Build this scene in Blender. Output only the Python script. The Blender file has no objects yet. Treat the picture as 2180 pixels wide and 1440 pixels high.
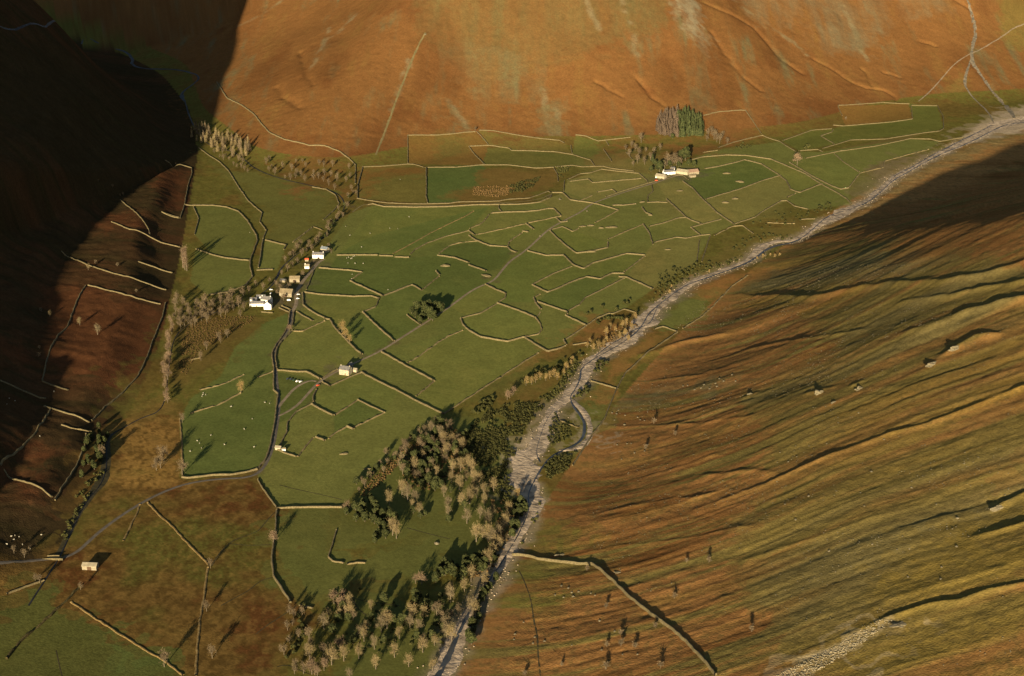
import bpy, bmesh, math, random
import numpy as np
from mathutils import Vector, Matrix

# ------------------------------------------------------------------ camera, light, exposure
scene = bpy.context.scene
col = scene.collection
F, TH, CH = 3028.0, math.radians(21.0), 600.0          # lens in photo pixels, downward pitch, height above the valley
cam_d = bpy.data.cameras.new('camera'); cam_d.sensor_width = 36.0; cam_d.lens = 50.0
cam_d.clip_start = 5.0; cam_d.clip_end = 30000.0
cam = bpy.data.objects.new('camera', cam_d); col.objects.link(cam)
cam.location = (0, 0, CH); cam.rotation_euler = (math.radians(90) - TH, 0, 0)
scene.camera = cam
SUN_EL, SUN_AZ = math.radians(11.0), math.radians(11.0)  # light travels towards +X+Y
LDIR = np.array([math.sin(SUN_AZ) * math.cos(SUN_EL), math.cos(SUN_AZ) * math.cos(SUN_EL), -math.sin(SUN_EL)])
world = bpy.data.worlds.new('World'); scene.world = world; world.use_nodes = True
wn = world.node_tree; wn.nodes.clear()
sky = wn.nodes.new('ShaderNodeTexSky'); sky.sky_type = 'NISHITA'; sky.sun_disc = False
sky.sun_elevation = SUN_EL; sky.sun_rotation = math.radians(191)
bg = wn.nodes.new('ShaderNodeBackground'); bg.inputs['Strength'].default_value = 0.05
wo = wn.nodes.new('ShaderNodeOutputWorld')
wn.links.new(sky.outputs[0], bg.inputs[0]); wn.links.new(bg.outputs[0], wo.inputs[0])
sun_d = bpy.data.lights.new('sun', 'SUN'); sun_d.energy = 5.0; sun_d.angle = math.radians(0.5); sun_d.color = (1.0, 0.83, 0.56)
sun = bpy.data.objects.new('sun', sun_d); col.objects.link(sun)
sun.rotation_euler = Vector(LDIR.tolist()).to_track_quat('-Z', 'Y').to_euler()
scene.view_settings.view_transform = 'Standard'
try: scene.view_settings.look = 'None'
except Exception: pass
scene.view_settings.gamma = 1.0; scene.view_settings.use_curve_mapping = False
scene.view_settings.exposure = 1.4
scene.cycles.max_bounces = 4; scene.cycles.diffuse_bounces = 2; scene.cycles.transparent_max_bounces = 4

rng = np.random.default_rng(7); random.seed(7)

# ------------------------------------------------------------------ noise and survey helpers
def _hash(ix, iy, seed):
    h = (ix.astype(np.int64) * 374761393 + iy.astype(np.int64) * 668265263 + seed * 974634777) & 0xffffffff
    h = ((h ^ (h >> 13)) * 1274126177) & 0xffffffff
    h = ((h ^ (h >> 16)) * 2246822519) & 0xffffffff
    return ((h ^ (h >> 15)) & 0xffffff) / float(0xffffff)
def vnoise(x, y, seed=0):
    x0 = np.floor(x); y0 = np.floor(y); fx = x - x0; fy = y - y0
    fx = fx * fx * fx * (fx * (fx * 6 - 15) + 10); fy = fy * fy * fy * (fy * (fy * 6 - 15) + 10)
    a = _hash(x0, y0, seed); b = _hash(x0 + 1, y0, seed); c = _hash(x0, y0 + 1, seed); d = _hash(x0 + 1, y0 + 1, seed)
    return (a + (b - a) * fx) * (1 - fy) + (c + (d - c) * fx) * fy
def fbm(x, y, seed=0, octv=4, gain=0.5):
    s = 0; a = 1.0; t = 0
    for o in range(octv):
        s = s + a * vnoise(x * 2 ** o + 17.3 * o, y * 2 ** o + 9.1 * o, seed + o); t += a; a *= gain
    return s / t * 2 - 1
def sstep(a, b, x):
    t = np.clip((x - a) / (b - a), 0, 1); return t * t * (3 - 2 * t)

def rays(p):
    p = np.asarray(p, float).reshape(-1, 2); x = (p[:, 0] - 1090) / F; y = (720 - p[:, 1]) / F
    f = np.array([0, math.cos(TH), -math.sin(TH)]); u = np.array([0, math.sin(TH), math.cos(TH)])
    return f[None] + x[:, None] * np.array([[1.0, 0, 0]]) + y[:, None] * u[None]
def on_plane(p, z=10.0):
    d = rays(p); t = (z - CH) / d[:, 2]; return (d * t[:, None])[:, :2]

# ------------------------------------------------------------------ the shape of the land
FOOT_B = [(-2600, 4900), (-1900, 4300), (-1371, 3854), (-1184, 3774), (-902, 3386), (-718, 3120), (-600, 2700), (-440, 2370), (-281, 2290), (-180, 2400), (-66, 2462), (91, 2470), (240, 2470), (344, 2500), (523, 2560), (694, 2734), (862, 2830), (1032, 2860), (1800, 3300), (2600, 3700)]
FOOT_L = [(-420, -600), (-400, 400), (-384, 950), (-376, 1037), (-372, 1138), (-390, 1235), (-395, 1312), (-385, 1385), (-405, 1568), (-425, 1703), (-441, 1819), (-490, 2123), (-533, 2394), (-621, 2734), (-751, 3067), (-900, 3300), (-1319, 3698), (-2400, 4500)]
XF = np.polyfit([862, 1037, 1103, 1235, 1372, 1552, 1703, 1904, 2110, 2266, 2445, 2651, 3000, 600, 300], [-47, 0, 25, 63, 99, 165, 262, 394, 533, 622, 749, 967, 1270, -90, -120], 3)
dXF = np.polyder(XF)
GX0, GY0, GS, GNX, GNY = -3000.0, 0.0, 20.0, 311, 261
def seg_dist(px, py, poly):
    """signed distance to a polyline: positive on its left-hand side"""
    best = np.full(px.shape, 1e9); sg = np.ones(px.shape)
    for (x0, y0), (x1, y1) in zip(poly[:-1], poly[1:]):
        dx, dy = x1 - x0, y1 - y0; L2 = dx * dx + dy * dy
        t = np.clip(((px - x0) * dx + (py - y0) * dy) / L2, 0, 1)
        ex = px - x0 - t * dx; ey = py - y0 - t * dy; d = np.hypot(ex, ey)
        m = d < best; best = np.where(m, d, best); sg = np.where(m, np.sign(dx * ey - dy * ex + 1e-9), sg)
    return best * sg
def blur(a, n, it=3):
    for _ in range(it):
        for ax in (0, 1):
            p = np.pad(a, [(n, n) if k == ax else (0, 0) for k in (0, 1)], mode='edge')
            c = np.cumsum(p, axis=ax); c = np.concatenate([np.zeros_like(np.take(c, [0], ax)), c], axis=ax)
            k = 2 * n + 1
            a = (np.take(c, range(k, c.shape[ax]), ax) - np.take(c, range(0, c.shape[ax] - k), ax)) / k
    return a
gx, gy = np.meshgrid(GX0 + GS * np.arange(GNX), GY0 + GS * np.arange(GNY))
gx = gx + 0.0; gy = gy - 1000.0
DB_G = blur(seg_dist(gx, gy, FOOT_B), 2); DL_G = blur(seg_dist(gx, gy, FOOT_L), 2)
def glook(G, x, y):
    u = np.clip((x - GX0) / GS, 0, GNX - 1.001); v = np.clip((y + 1000.0) / GS, 0, GNY - 1.001)
    i = u.astype(int); j = v.astype(int); fu = u - i; fv = v - j
    return (G[j, i] * (1 - fu) + G[j, i + 1] * fu) * (1 - fv) + (G[j + 1, i] * (1 - fu) + G[j + 1, i + 1] * fu) * fv
def right_sd(x, y):
    """along-foot station and uphill distance on the right-hand fell"""
    t = np.clip(y, 0, 3000.0) + 0.0
    for _ in range(4):
        p = np.polyval(XF, t); q = np.polyval(dXF, t)
        t = t + 0.8 * ((x - p) * q + (y - t)) / (1 + q * q); t = np.clip(t, 0, 3200)
    p = np.polyval(XF, t); q = np.polyval(dXF, t)
    d = ((x - p) - (y - t) * q) / np.sqrt(1 + q * q); w = sstep(20, 320, d) * .85
    return (t * (1 - w) + np.clip(y, 0, 3200) * w) * 1.12, d
#    return t * 1.12, ((x - p) - (y - t) * q) / np.sqrt(1 + q * q)

RIBS = []            # (xy points, heights, width): filled once the plain slopes can be surveyed
RIVER_XY = None
SHADE = None
SPUR = None
def height(x, y, detail=True):
    x = np.asarray(x, float); y = np.asarray(y, float)
    z = np.interp(y, [0, 900, 2700, 4200], [0, 0, 26, 60]) + 1.3 * fbm(x / 170, y / 170, 3, 2)
    # left fell (steepens away from its foot, then a rounded crest)
    dl = glook(DL_G, x, y) + 16 * fbm(x / 120, y / 120, 21, 2)
    dp = np.maximum(dl, 0)
    hl = 0.13 * dp
    if SHADE is not None:
        hl = hl + 1.0 * np.where(dp > 20, (dp - 20) - 50 * (1 - np.exp(-np.maximum(dp - 20, 0) / 50)), 0)
        hl = hl * (1 - .8 * sstep(2550, 2950, y))
        ca, aa = x * math.cos(SUN_AZ) - y * math.sin(SUN_AZ), x * math.sin(SUN_AZ) + y * math.cos(SUN_AZ)
        t = np.interp(ca, SHADE[0], SHADE[1]) - aa; zs = np.interp(ca, SHADE[0], SHADE[2]) + t * math.tan(SUN_EL)
        zs = zs - 16 * sstep(60, 260, t) * (1 - sstep(380, 620, t)) - 0.45 * np.maximum(t - 2000, 0) + 0.2 * np.maximum(-t, 0) - z
        gl = fbm(y / 38 + x / 300, x / 420, 33, 3)
        zs = zs + gl * 6.0 * sstep(-170, 30, t) * (1 - .8 * sstep(450, 700, t)) + 2 * fbm(x / 60, y / 60, 35, 3) * sstep(100, 300, t) + 20 * fbm(ca / 34, aa / 900, 37, 4, .65) * sstep(450, 620, t) * sstep(2350, 1900, y + .4 * t) + 4.0 * sstep(420, 560, t)
        k = 6.0; hh = np.clip(0.5 + 0.5 * (zs - hl) / k, 0, 1); hl = np.where(hl > 0, np.maximum(zs * (1 - hh) + hl * hh - k * hh * (1 - hh), 0), 0)
    # back fell
    db = glook(DB_G, x, y); dp2 = np.maximum(db + 70, 0)
    hb = 0.62 * dp2 * dp2 / (dp2 + 340)
    hb = hb + sstep(40, 300, db) * (17 * fbm(x / 190, y / 420, 41, 3) + 1.7 * fbm(x / 22 + .3 * fbm(x / 60, y / 60, 46, 2), y / 150, 43, 3))
    # right fell
    s, d = right_sd(x, y); d0 = d + 7 * fbm(x / 90, y / 90, 61, 2); dr = np.maximum(d0, 0)
    hr = 0.48 * dr * dr / (dr + 100)
    hr = 700 * np.tanh(hr / 700) * (1 + .0006 * (np.clip(y, 700, 1750) - 1000)) * (1 - .62 * sstep(1930, 2250, y + .25 * d))
    big = fbm(s / 210, d / 1500, 71, 2)
    g1 = 1 - np.abs(fbm(s / 62 + 0.25 * fbm(s / 150, d / 150, 8, 2), d / 700, 77, 2)) * 2
    g2 = fbm(s / 17 + 0.3 * fbm(s / 50, d / 60, 9, 2), d / 260, 81, 3)
    g3 = fbm(s / 6.5 + 0.4 * fbm(s / 30, d / 40, 10, 2), d / 110, 84, 2)
    hr = hr + sstep(15, 260, dr) * (2.2 * big + .5 * g1) + sstep(5, 90, dr) * (.60 * g2 + .46 * g3)
    if SPUR is not None:
        ca, aa = x * math.cos(SUN_AZ) - y * math.sin(SUN_AZ), x * math.sin(SUN_AZ) + y * math.cos(SUN_AZ)
        t = aa - np.interp(ca, SPUR[0], SPUR[1]); zs = np.interp(ca, SPUR[0], SPUR[2]) - np.maximum(t, 0) * math.tan(SUN_EL) * 1.25 - z
        zs = zs + sstep(10, 120, t) * (7.0 * fbm(s / 26, d / 260, 87, 4, .6) + 1.5 * g2)
        zs = np.maximum(zs, 0.05 * dr)
        tb = np.interp(ca, EDGE[0], EDGE[1]) - aa; zc = np.interp(ca, EDGE[0], EDGE[2]) + tb * math.tan(SUN_EL) - z + 2 * fbm(x / 50, y / 50, 88, 2)
        k2 = 8.0; h2 = np.clip(0.5 + 0.5 * (zc - hr) / k2, 0, 1); lo2 = zc * (1 - h2) + hr * h2 - k2 * h2 * (1 - h2)
        hr = np.where((tb > 0) & (ca > EDGE[0][0]) & (dr > 0), np.maximum(np.minimum(hr, lo2), np.minimum(hr, .1 * dr)), hr)
        cut = (dr > 0) & (t > -30) & (ca > SPUR[0][0]); k = 5.0; zz = zs + 3 * sstep(0, -30, t)
        hh = np.clip(0.5 + 0.5 * (zz - hr) / k, 0, 1); lo = np.minimum(hr, zz * (1 - hh) + hr * hh - k * hh * (1 - hh))
        hr = np.where(cut, hr + (lo - hr) * sstep(-30, 5, t), hr)
    z = z + np.maximum(np.maximum(np.maximum(hb, hr), hl), 0)
    for xy, hh, w in RIBS:
        x0, y0 = xy.min(0) - 4 * w; x1, y1 = xy.max(0) + 4 * w
        m = (x > x0) & (x < x1) & (y > y0) & (y < y1)
        if not m.any(): continue
        X = x[m]; Y = y[m]; add = np.zeros(X.shape); best = np.full(X.shape, 1e9)
        for k in range(len(xy) - 1):
            dx, dy = xy[k + 1] - xy[k]; t = np.clip(((X - xy[k, 0]) * dx + (Y - xy[k, 1]) * dy) / (dx * dx + dy * dy), 0, 1)
            dd = np.hypot(X - xy[k, 0] - t * dx, Y - xy[k, 1] - t * dy)
            hk = hh[k] + (hh[k + 1] - hh[k]) * t
            add = np.where(dd < best, hk * np.exp(-(dd / w) ** (1.5 if w < 40 else 2)), add); best = np.minimum(best, dd)
        zz = z[m] + add * ((0.75 + 0.5 * vnoise(X / 14, Y / 14, 91)) if w < 40 else 1.0); z[m] = zz
    if RIVER_XY is not None:
        dd = glook2(RIVER_G, x, y); z = z - 1.1 * (1 - sstep(6, 22, dd))
    if detail:
        fell = sstep(0, 60, np.maximum(np.maximum(dl, db), d))
        z = z + (0.10 + 0.55 * fell) * fbm(x / 11, y / 11, 95, 3)
    return z
# finer lookup for the survey
SX0, SY0, SS, SNX, SNY = -2400.0, 300.0, 8.0, 601, 520
def glook2(G, x, y):
    u = np.clip((x - SX0) / SS, 0, SNX - 1.001); v = np.clip((y - SY0) / SS, 0, SNY - 1.001)
    i = u.astype(int); j = v.astype(int); fu = u - i; fv = v - j
    return (G[j, i] * (1 - fu) + G[j, i + 1] * fu) * (1 - fv) + (G[j + 1, i] * (1 - fu) + G[j + 1, i + 1] * fu) * fv
sgx, sgy = np.meshgrid(SX0 + SS * np.arange(SNX), SY0 + SS * np.arange(SNY))
SURVEY = height(sgx, sgy, False)
def ground_at(p):
    """where the sight lines to these photo positions meet the land: (n, 3)"""
    d = rays(p); d = d / np.linalg.norm(d, axis=1)[:, None]
    t = np.full(len(d), 800.0); lo = t.copy(); hit = np.zeros(len(d), bool)
    for k in range(1400):
        q = d * t[:, None]; z = CH + q[:, 2]; below = z < glook2(SURVEY, q[:, 0], q[:, 1])
        hit |= below; lo = np.where(hit, lo, t); t = np.where(hit, t, t + 3.0)
        if hit.all(): break
    a = lo; b = t
    for k in range(14):
        m = 0.5 * (a + b); q = d * m[:, None]; bl = CH + q[:, 2] < glook2(SURVEY, q[:, 0], q[:, 1])
        b = np.where(bl, m, b); a = np.where(bl, a, m)
    q = d * b[:, None]; z = height(q[:, 0], q[:, 1])
    return np.stack([q[:, 0], q[:, 1], z], 1)
def resample(P, step):
    P = np.asarray(P, float)[:, :2]; L = np.r_[0, np.cumsum(np.hypot(*np.diff(P, axis=0).T))]
    n = max(2, int(round(L[-1] / step)) + 1); t = np.linspace(0, L[-1], n)
    return np.stack([np.interp(t, L, P[:, 0]), np.interp(t, L, P[:, 1])], 1)
def smooth_line(P, it=2):
    P = np.asarray(P, float)
    for _ in range(it):
        Q = [P[0]]
        for a, b in zip(P[:-1], P[1:]): Q += [a * .75 + b * .25, a * .25 + b * .75]
        Q.append(P[-1]); P = np.array(Q)
    return P

# the line the western fell's shadow draws across the land fixes how high its skyline stands
_sp = ground_at([(508,0),(497,100),(470,170),(452,230),(425,320),(345,370),(240,430),(190,490),(130,560),(90,640),(80,740),(84,830),(72,910),(40,985),(-20,1060),(-100,1140)])
_sp = np.vstack([[_sp[0] + (80, 420, 60)], _sp])
_c = _sp[:, 0] * math.cos(SUN_AZ) - _sp[:, 1] * math.sin(SUN_AZ); _a = _sp[:, 0] * math.sin(SUN_AZ) + _sp[:, 1] * math.cos(SUN_AZ)
_ep = ground_at([(1690,515),(1750,482),(1830,460),(1900,440),(1960,415),(2020,388),(2090,345),(2180,290)])
_ec = _ep[:, 0] * math.cos(SUN_AZ) - _ep[:, 1] * math.sin(SUN_AZ); _ea = _ep[:, 0] * math.sin(SUN_AZ) + _ep[:, 1] * math.cos(SUN_AZ)
_eo = np.argsort(_ec); EDGE = (_ec[_eo], _ea[_eo], _ep[_eo, 2])
_kp = ground_at([(1698,514),(1750,502),(1800,497),(1900,492),(2000,490),(2100,480),(2200,462)])
_kp = np.vstack([_kp, [_kp[-1] + (420, -330, 190)]])
_kc = _kp[:, 0] * math.cos(SUN_AZ) - _kp[:, 1] * math.sin(SUN_AZ); _ka = _kp[:, 0] * math.sin(SUN_AZ) + _kp[:, 1] * math.cos(SUN_AZ)
_ko = np.argsort(_kc); SPUR = (_kc[_ko], _ka[_ko], _kp[_ko, 2] + 3.0)
_m = _c.max(); _c = np.r_[_c, _m + 40, _m + 260]; _a = np.r_[_a, 650, -600]; _z = np.r_[_sp[:, 2], 18, 10]
_o = np.argsort(_c); SHADE = (_c[_o], _a[_o], _z[_o]); SURVEY = height(sgx, sgy, False)

# ------------------------------------------------------------------ ribs and ravines that rake the fells
RIB_PX = [   # photo positions, height of the rib (m) at its ends, width (m)
 ([(1575,627),(1650,632),(1710,636),(1800,618),(1900,603),(2000,602),(2080,590),(2180,560)], [3,7,8,7,8,9,9,10], 11),
 ([(1920,644),(2000,636),(2060,622),(2180,600)], [4,6,7,7], 9),
 ([(1940,706),(2000,690),(2050,665),(2110,655),(2180,640)], [4,9,9,11,12], 12),
 ([(1975,784),(2005,760),(2030,740),(2062,722),(2120,716)], [3,6,8,11,6], 9),
 ([(1370,757),(1430,737),(1480,723),(1540,712)], [4,5,6,4], 9),
 ([(1580,748),(1640,734),(1720,722),(1830,704)], [2,3.5,3,3], 6),
 ([(1500,1012),(1560,1003),(1640,1008)], [2,4.5,3], 7),
 ([(1480,1086),(1600,1042),(1700,1000),(1780,964),(1870,932),(1960,905),(2060,875),(2180,825)], [2,2.5,3,4,4,5,5,5], 6),
 ([(2180,1245),(2100,1262),(2020,1282),(1960,1298),(1920,1306),(1850,1330),(1720,1385)], [6,6,6,5,5,2.5,1.5], 5),
 ([(2075,1144),(2130,1129),(2180,1116)], [4,6,6], 6),
 ([(2110,1090),(2140,1068),(2180,1052)], [4,6,4], 5),
 ([(1300,908),(1400,906),(1500,899),(1600,886)], [1.5,2.5,2.5,2], 5),
 ([(1330,812),(1420,806),(1500,798)], [1,2,1.5], 4),
 ([(1720,838),(1746,828),(1775,824)], [3,6,2], 5),
 ([(1815,822),(1836,812)], [4,3], 4),
 ([(1585,846),(1612,836)], [3,3], 4),
 ([(1600,1190),(1720,1150),(1850,1105),(2000,1060)], [1.5,2.5,2.5,3], 6),
 ([(1180,1190),(1300,1165),(1450,1150),(1600,1120)], [0.5,1.2,1.5,1.5], 4),
 ([(1250,1100),(1400,1070),(1520,1050)], [1,2,1.5], 5),
 ([(1357,167),(1383,199),(1415,226)], [-5,-4,-3], 7),
 ([(1500,6),(1560,30),(1614,64),(1659,122),(1710,157)], [-3.5,-4.5,-4.5,-4,-4], 9),
 ([(1514,67),(1550,119),(1575,157),(1620,193)], [-5,-3,-3,-3], 8),
 ([(1732,125),(1787,155),(1810,175),(1850,186),(1880,190),(1902,202),(1910,215)], [-4,-3.5,-4.5,-5,-5,-4,-5], 7),
 ([(1835,146),(1850,160),(1856,182)], [-4,-3.5,-3.5], 6),
 ([(1960,88),(1975,91),(1992,98)], [-5,-4.5,-5], 6),
 ([(1880,154),(1898,158),(1916,165)], [-5,-4.5,-5], 6),
 ([(2035,0),(2065,15),(2070,35),(2080,68),(2078,105)], [-4.5,-5,-5,-5,-3], 8),
 ([(2068,130),(2090,160),(2110,188),(2140,222)], [-3,-4,-4.5,-5], 8),
 ([(1267,173),(1299,193),(1325,206)], [-4,-3,-4], 6),
 ([(640,110),(650,150),(668,180)], [-4,-3,-3], 10),
 ([(590,185),(610,210),(640,230)], [-3,-5,-3], 14),
]
for P, hh, w in RIB_PX:
    q = ground_at(P)[:, :2]
    L = np.r_[0, np.cumsum(np.hypot(*np.diff(q, axis=0).T))]; r = resample(q, 18.0)
    Lr = np.r_[0, np.cumsum(np.hypot(*np.diff(r, axis=0).T))]
    r[1:-1] += rng.normal(0, 1.6, r[1:-1].shape)
    RIBS.append((r, np.interp(Lr, L, np.array(hh, float)) * (.40 if hh[0] > 0 else .8), float(w) * (.62 if hh[0] > 0 else .6)))
# river course (photo x, y, half width in photo pixels), from the far right to the near end
RIVER_PX = [(2215,250,26),(2150,259,15),(2110,275,13),(2060,300,10),(2010,322,9),(1965,345,8),(1930,365,7),(1900,380,8),(1880,402,8),(1850,425,7),(1825,440,10),(1790,456,17),(1760,470,17),(1735,484,12),(1712,502,7),(1688,514,5),(1660,513,6),(1630,520,9),(1611,535,10),(1600,551,7),(1570,564,6),(1530,580,6),(1495,592,7),(1465,606,9),(1440,625,11),(1410,645,12),(1390,666,15),(1376,686,19),(1350,708,22),(1318,735,22),(1283,755,15),(1256,772,11),(1245,795,13),(1232,820,13),(1210,842,12),(1183,866,13),(1162,895,13),(1152,930,16),(1134,960,28),(1112,988,33),(1114,1018,36),(1132,1055,26),(1130,1092,15),(1110,1130,11),(1090,1166,13),(1073,1192,10),(1055,1220,7),(1032,1255,6),(1008,1290,8),(991,1320,13),(975,1360,18),(958,1400,21),(938,1445,24),(915,1500,24)]
_rv = ground_at([p[:2] for p in RIVER_PX])
_d = np.abs(seg_dist(sgx, sgy, [tuple(a) for a in _rv[:, :2]]))
RIVER_G = _d; RIVER_XY = _rv
SURVEY = height(sgx, sgy, False)

# ------------------------------------------------------------------ ground sheet
COS = np.cos; SIN = np.sin
ang = np.r_[np.linspace(-math.pi, -0.46, 70)[:-1], np.arange(-0.46, 0.46, 0.00115), np.linspace(0.46, math.pi, 70)]
ang = ang[:-1]                                          # closes on itself
rad = list(np.geomspace(40, 560, 14)); r = 560.0
while r < 3400: r += max(1.25 if r < 850 else 1.05, min(r * r * 1.2 / (1422 * 600), 3.3)); rad.append(r)
rad += list(np.geomspace(r * 1.01, 14000, 40)); rad = np.array(rad)
A, RR = np.meshgrid(ang, rad); VX = (RR * SIN(A)).ravel(); VY = (RR * COS(A)).ravel()
NA, NR = len(ang), len(rad)
VZ = height(VX, VY)
ZC = float(height(np.array([0.0]), np.array([0.0]))[0])
verts = np.empty((NA * NR + 1, 3), np.float32); verts[:-1, 0] = VX; verts[:-1, 1] = VY; verts[:-1, 2] = VZ; verts[-1] = (0, 0, ZC)
i = np.arange(NA); j = np.arange(NR - 1)[:, None]
q = np.stack([j * NA + i, (j + 1) * NA + i, (j + 1) * NA + (i + 1) % NA, j * NA + (i + 1) % NA], -1).reshape(-1, 4)
q = q[:, ::-1]
tri = np.stack([np.full(NA, NA * NR), i, (i + 1) % NA], -1)[:, ::-1]

def np_mesh(name, verts, quads=None, tris=None, smooth=False):
    me = bpy.data.meshes.new(name)
    nq = 0 if quads is None else len(quads); nt = 0 if tris is None else len(tris)
    me.vertices.add(len(verts)); me.vertices.foreach_set('co', np.asarray(verts, np.float32).ravel())
    me.loops.add(nq * 4 + nt * 3); me.polygons.add(nq + nt)
    li = np.concatenate([np.asarray(a, np.int32).ravel() for a in (quads, tris) if a is not None])
    me.loops.foreach_set('vertex_index', li)
    st = np.r_[np.arange(nq) * 4, nq * 4 + np.arange(nt) * 3].astype(np.int32)
    me.polygons.foreach_set('loop_start', st)
    if smooth: me.polygons.foreach_set('use_smooth', np.ones(nq + nt, bool))
    me.update(calc_edges=True); me.validate(); return me

# ---- what grows where (world-space regions; albedo, with some dimness and sun put in on the fells)
def pip(x, y, poly):
    c = np.zeros(x.shape, bool); P = np.asarray(poly)
    x0, y0 = P.min(0); x1, y1 = P.max(0); m = (x >= x0) & (x <= x1) & (y >= y0) & (y <= y1)
    X = x[m]; Y = y[m]; k = np.zeros(X.shape, bool); n = len(P)
    for a in range(n):
        ax, ay = P[a]; bx, by = P[a - 1]
        if ay == by: continue
        k ^= ((ay > Y) != (by > Y)) & (X < (bx - ax) * (Y - ay) / (by - ay) + ax)
    c[m] = k; return c
GX = VX; GY = VY
sR, dR = right_sd(GX, GY); dB = glook(DB_G, GX, GY); dL = glook(DL_G, GX, GY)
n1 = fbm(GX / 60, GY / 60, 101, 4); n2 = fbm(GX / 14, GY / 14, 111, 3); n3 = fbm(GX / 300, GY / 300, 121, 3)
nf = fbm(sR / 20, dR / 210, 131, 5, 0.65); nf2 = fbm(sR / 60, dR / 330, 141, 3); nb = fbm(GX / 26, GY / 150, 151, 5, 0.6); nft = fbm(sR / 7, dR / 120, 133, 4, .65)
nfine = rng.random(GX.shape) * 2 - 1
WX = GX + 7 * fbm(GX / 30, GY / 30, 161, 3); WY = GY + 9 * fbm(GX / 30, GY / 30, 171, 3)
def C(*c): return np.array(c)
BRACKEN = C(.146, .070, .023); BRACKEN_D = C(.096, .042, .014); OCHRE = C(.150, .090, .026); OLIVE = C(.098, .078, .026)
GREYGR = C(.112, .094, .043); GRASS = C(.122, .124, .033); GRASS_D = C(.086, .102, .027); GRASS_Y = C(.160, .138, .042); SCREE = C(.240, .190, .110); MOSS = C(.105, .095, .022)
LCOL = C(.16, .075, .03)
alb = np.tile(OLIVE, (len(GX), 1))
def mixc(w, c):
    global alb
    w = np.clip(w, 0, 1)[:, None]; alb = alb * (1 - w) + c * w
def region(px, soft=True, warp=True):
    P = ground_at(px)[:, :2]
    return pip(WX, WY, P) if warp else pip(GX, GY, P)
WARPS = []
for k in range(3):
    s_ = (k + 1) * 11.0
    WARPS.append((GX + s_ * fbm(GX / 25, GY / 25, 200 + k, 3) * 1.6, GY + s_ * fbm(GX / 25, GY / 25, 210 + k, 3) * 2.2))
def region_soft(px, n=3):
    P = ground_at(px)[:, :2]; a = np.zeros(GX.shape)
    for k in range(n): a += pip(WARPS[k][0], WARPS[k][1], P)
    return a / n
# back fell: bracken low, grass and scree high
onB = dB > -50 + 22 * n1
w = np.where(onB, 1.0, 0)
mixc(w, BRACKEN); mixc(w * sstep(0.05, .6, n1 * .7 + n3 * .6), BRACKEN_D * 1.25); mixc(w * sstep(.15, .8, nb), GREYGR * 1.05)
mixc(w * sstep(.1, .7, -nb * .8 + n2 * .3) * .5, OCHRE)
mixc(region_soft([(860,-60),(1430,-60),(1410,60),(1300,90),(1200,130),(1100,170),(1030,180),(960,120),(900,80)]) * (.55 + .6 * nb), C(.118, .088, .032))
mixc(region_soft([(960,90),(1100,110),(1170,160),(1140,225),(1050,215),(970,160)]) * (.35 + .7 * nb), GREYGR * 1.15)
mixc(region_soft([(1415,-40),(1462,-40),(1500,90),(1512,108),(1490,102)]), SCREE * .78)
mixc(region_soft([(1500,-60),(2060,-60),(2020,30),(1900,50),(1840,110),(1760,115),(1700,62),(1600,45)]) * np.clip(.55 + 1.1 * nb + .5 * n1, 0, 1) * .8, C(.140, .108, .056))
for L_ in ([(1415,-10),(1450,40),(1480,85),(1510,125)], [(1250,0),(1262,30),(1270,60)], [(1325,0),(1332,28)], [(1340,50),(1348,85),(1355,120)], [(1155,190),(1165,240),(1172,290)], [(1182,230),(1190,280),(1196,300)], [(960,215),(980,255),(1000,282)], [(700,60),(680,110),(660,150)], [(760,30),(720,70),(690,85)], [(600,0),(560,30),(510,55)], [(1640,60),(1690,90),(1720,120)], [(1830,100),(1850,130)], [(1790,10),(1810,40),(1815,60)], [(1560,0),(1600,30)], [(870,130),(850,190),(835,240)]):
    dd = np.abs(seg_dist(WX, WY, [tuple(q_) for q_ in ground_at(L_)[:, :2]])); mixc((1 - sstep(2, 9, dd)) * .75 * sstep(-.5, .3, n2), C(.165, .128, .066))
mixc(onB * sstep(.12, .5, -fbm(GX / 120, GY / 300, 45, 3)) * .55, BRACKEN_D)
mixc(region_soft([(1148,240),(1185,205),(1200,262),(1190,300),(1155,290)]) * .7, GREYGR * 1.1)
mixc(region_soft([(950,218),(975,225),(992,270),(1003,284),(985,275)]) * .7, GREYGR)
mixc(region_soft([(1960,225),(2050,150),(2100,235),(2060,290),(2000,300)]) * .8, C(.145, .098, .028))
mixc(region_soft([(2120,-20),(2200,-20),(2200,120),(2140,100)]) * .6, C(.125, .105, .028))
mixc(region_soft([(470,190),(520,235),(545,262),(610,305),(600,296),(560,262),(520,225)]) * .7, OCHRE * 1.1)
# left fell: albedo lowered to imitate dim grazing light and corner vignette
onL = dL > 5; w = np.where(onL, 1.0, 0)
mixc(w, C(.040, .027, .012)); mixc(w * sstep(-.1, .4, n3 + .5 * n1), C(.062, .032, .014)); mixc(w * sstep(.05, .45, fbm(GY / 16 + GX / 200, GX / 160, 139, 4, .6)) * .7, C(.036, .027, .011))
LB = [(520,0)]
for poly in ([(100,610),(185,612),(345,655),(330,725),(300,800),(250,830),(120,800),(95,760)], [(215,440),(320,485),(318,500),(230,475)], [(0,985),(110,1060),(100,1080),(0,1040)],
             [(330,360),(405,360),(395,440),(340,450)], [(60,930),(115,955),(100,1000),(0,960)], [(200,470),(230,480),(215,505)], [(0,700),(60,760),(30,790),(0,760)]):
    mixc(region_soft(poly) * .9, C(.088, .036, .015))
mixc(region_soft([(260,800),(300,800),(345,690),(362,860),(330,880),(250,930),(225,930)]) * .7, MOSS)
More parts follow.
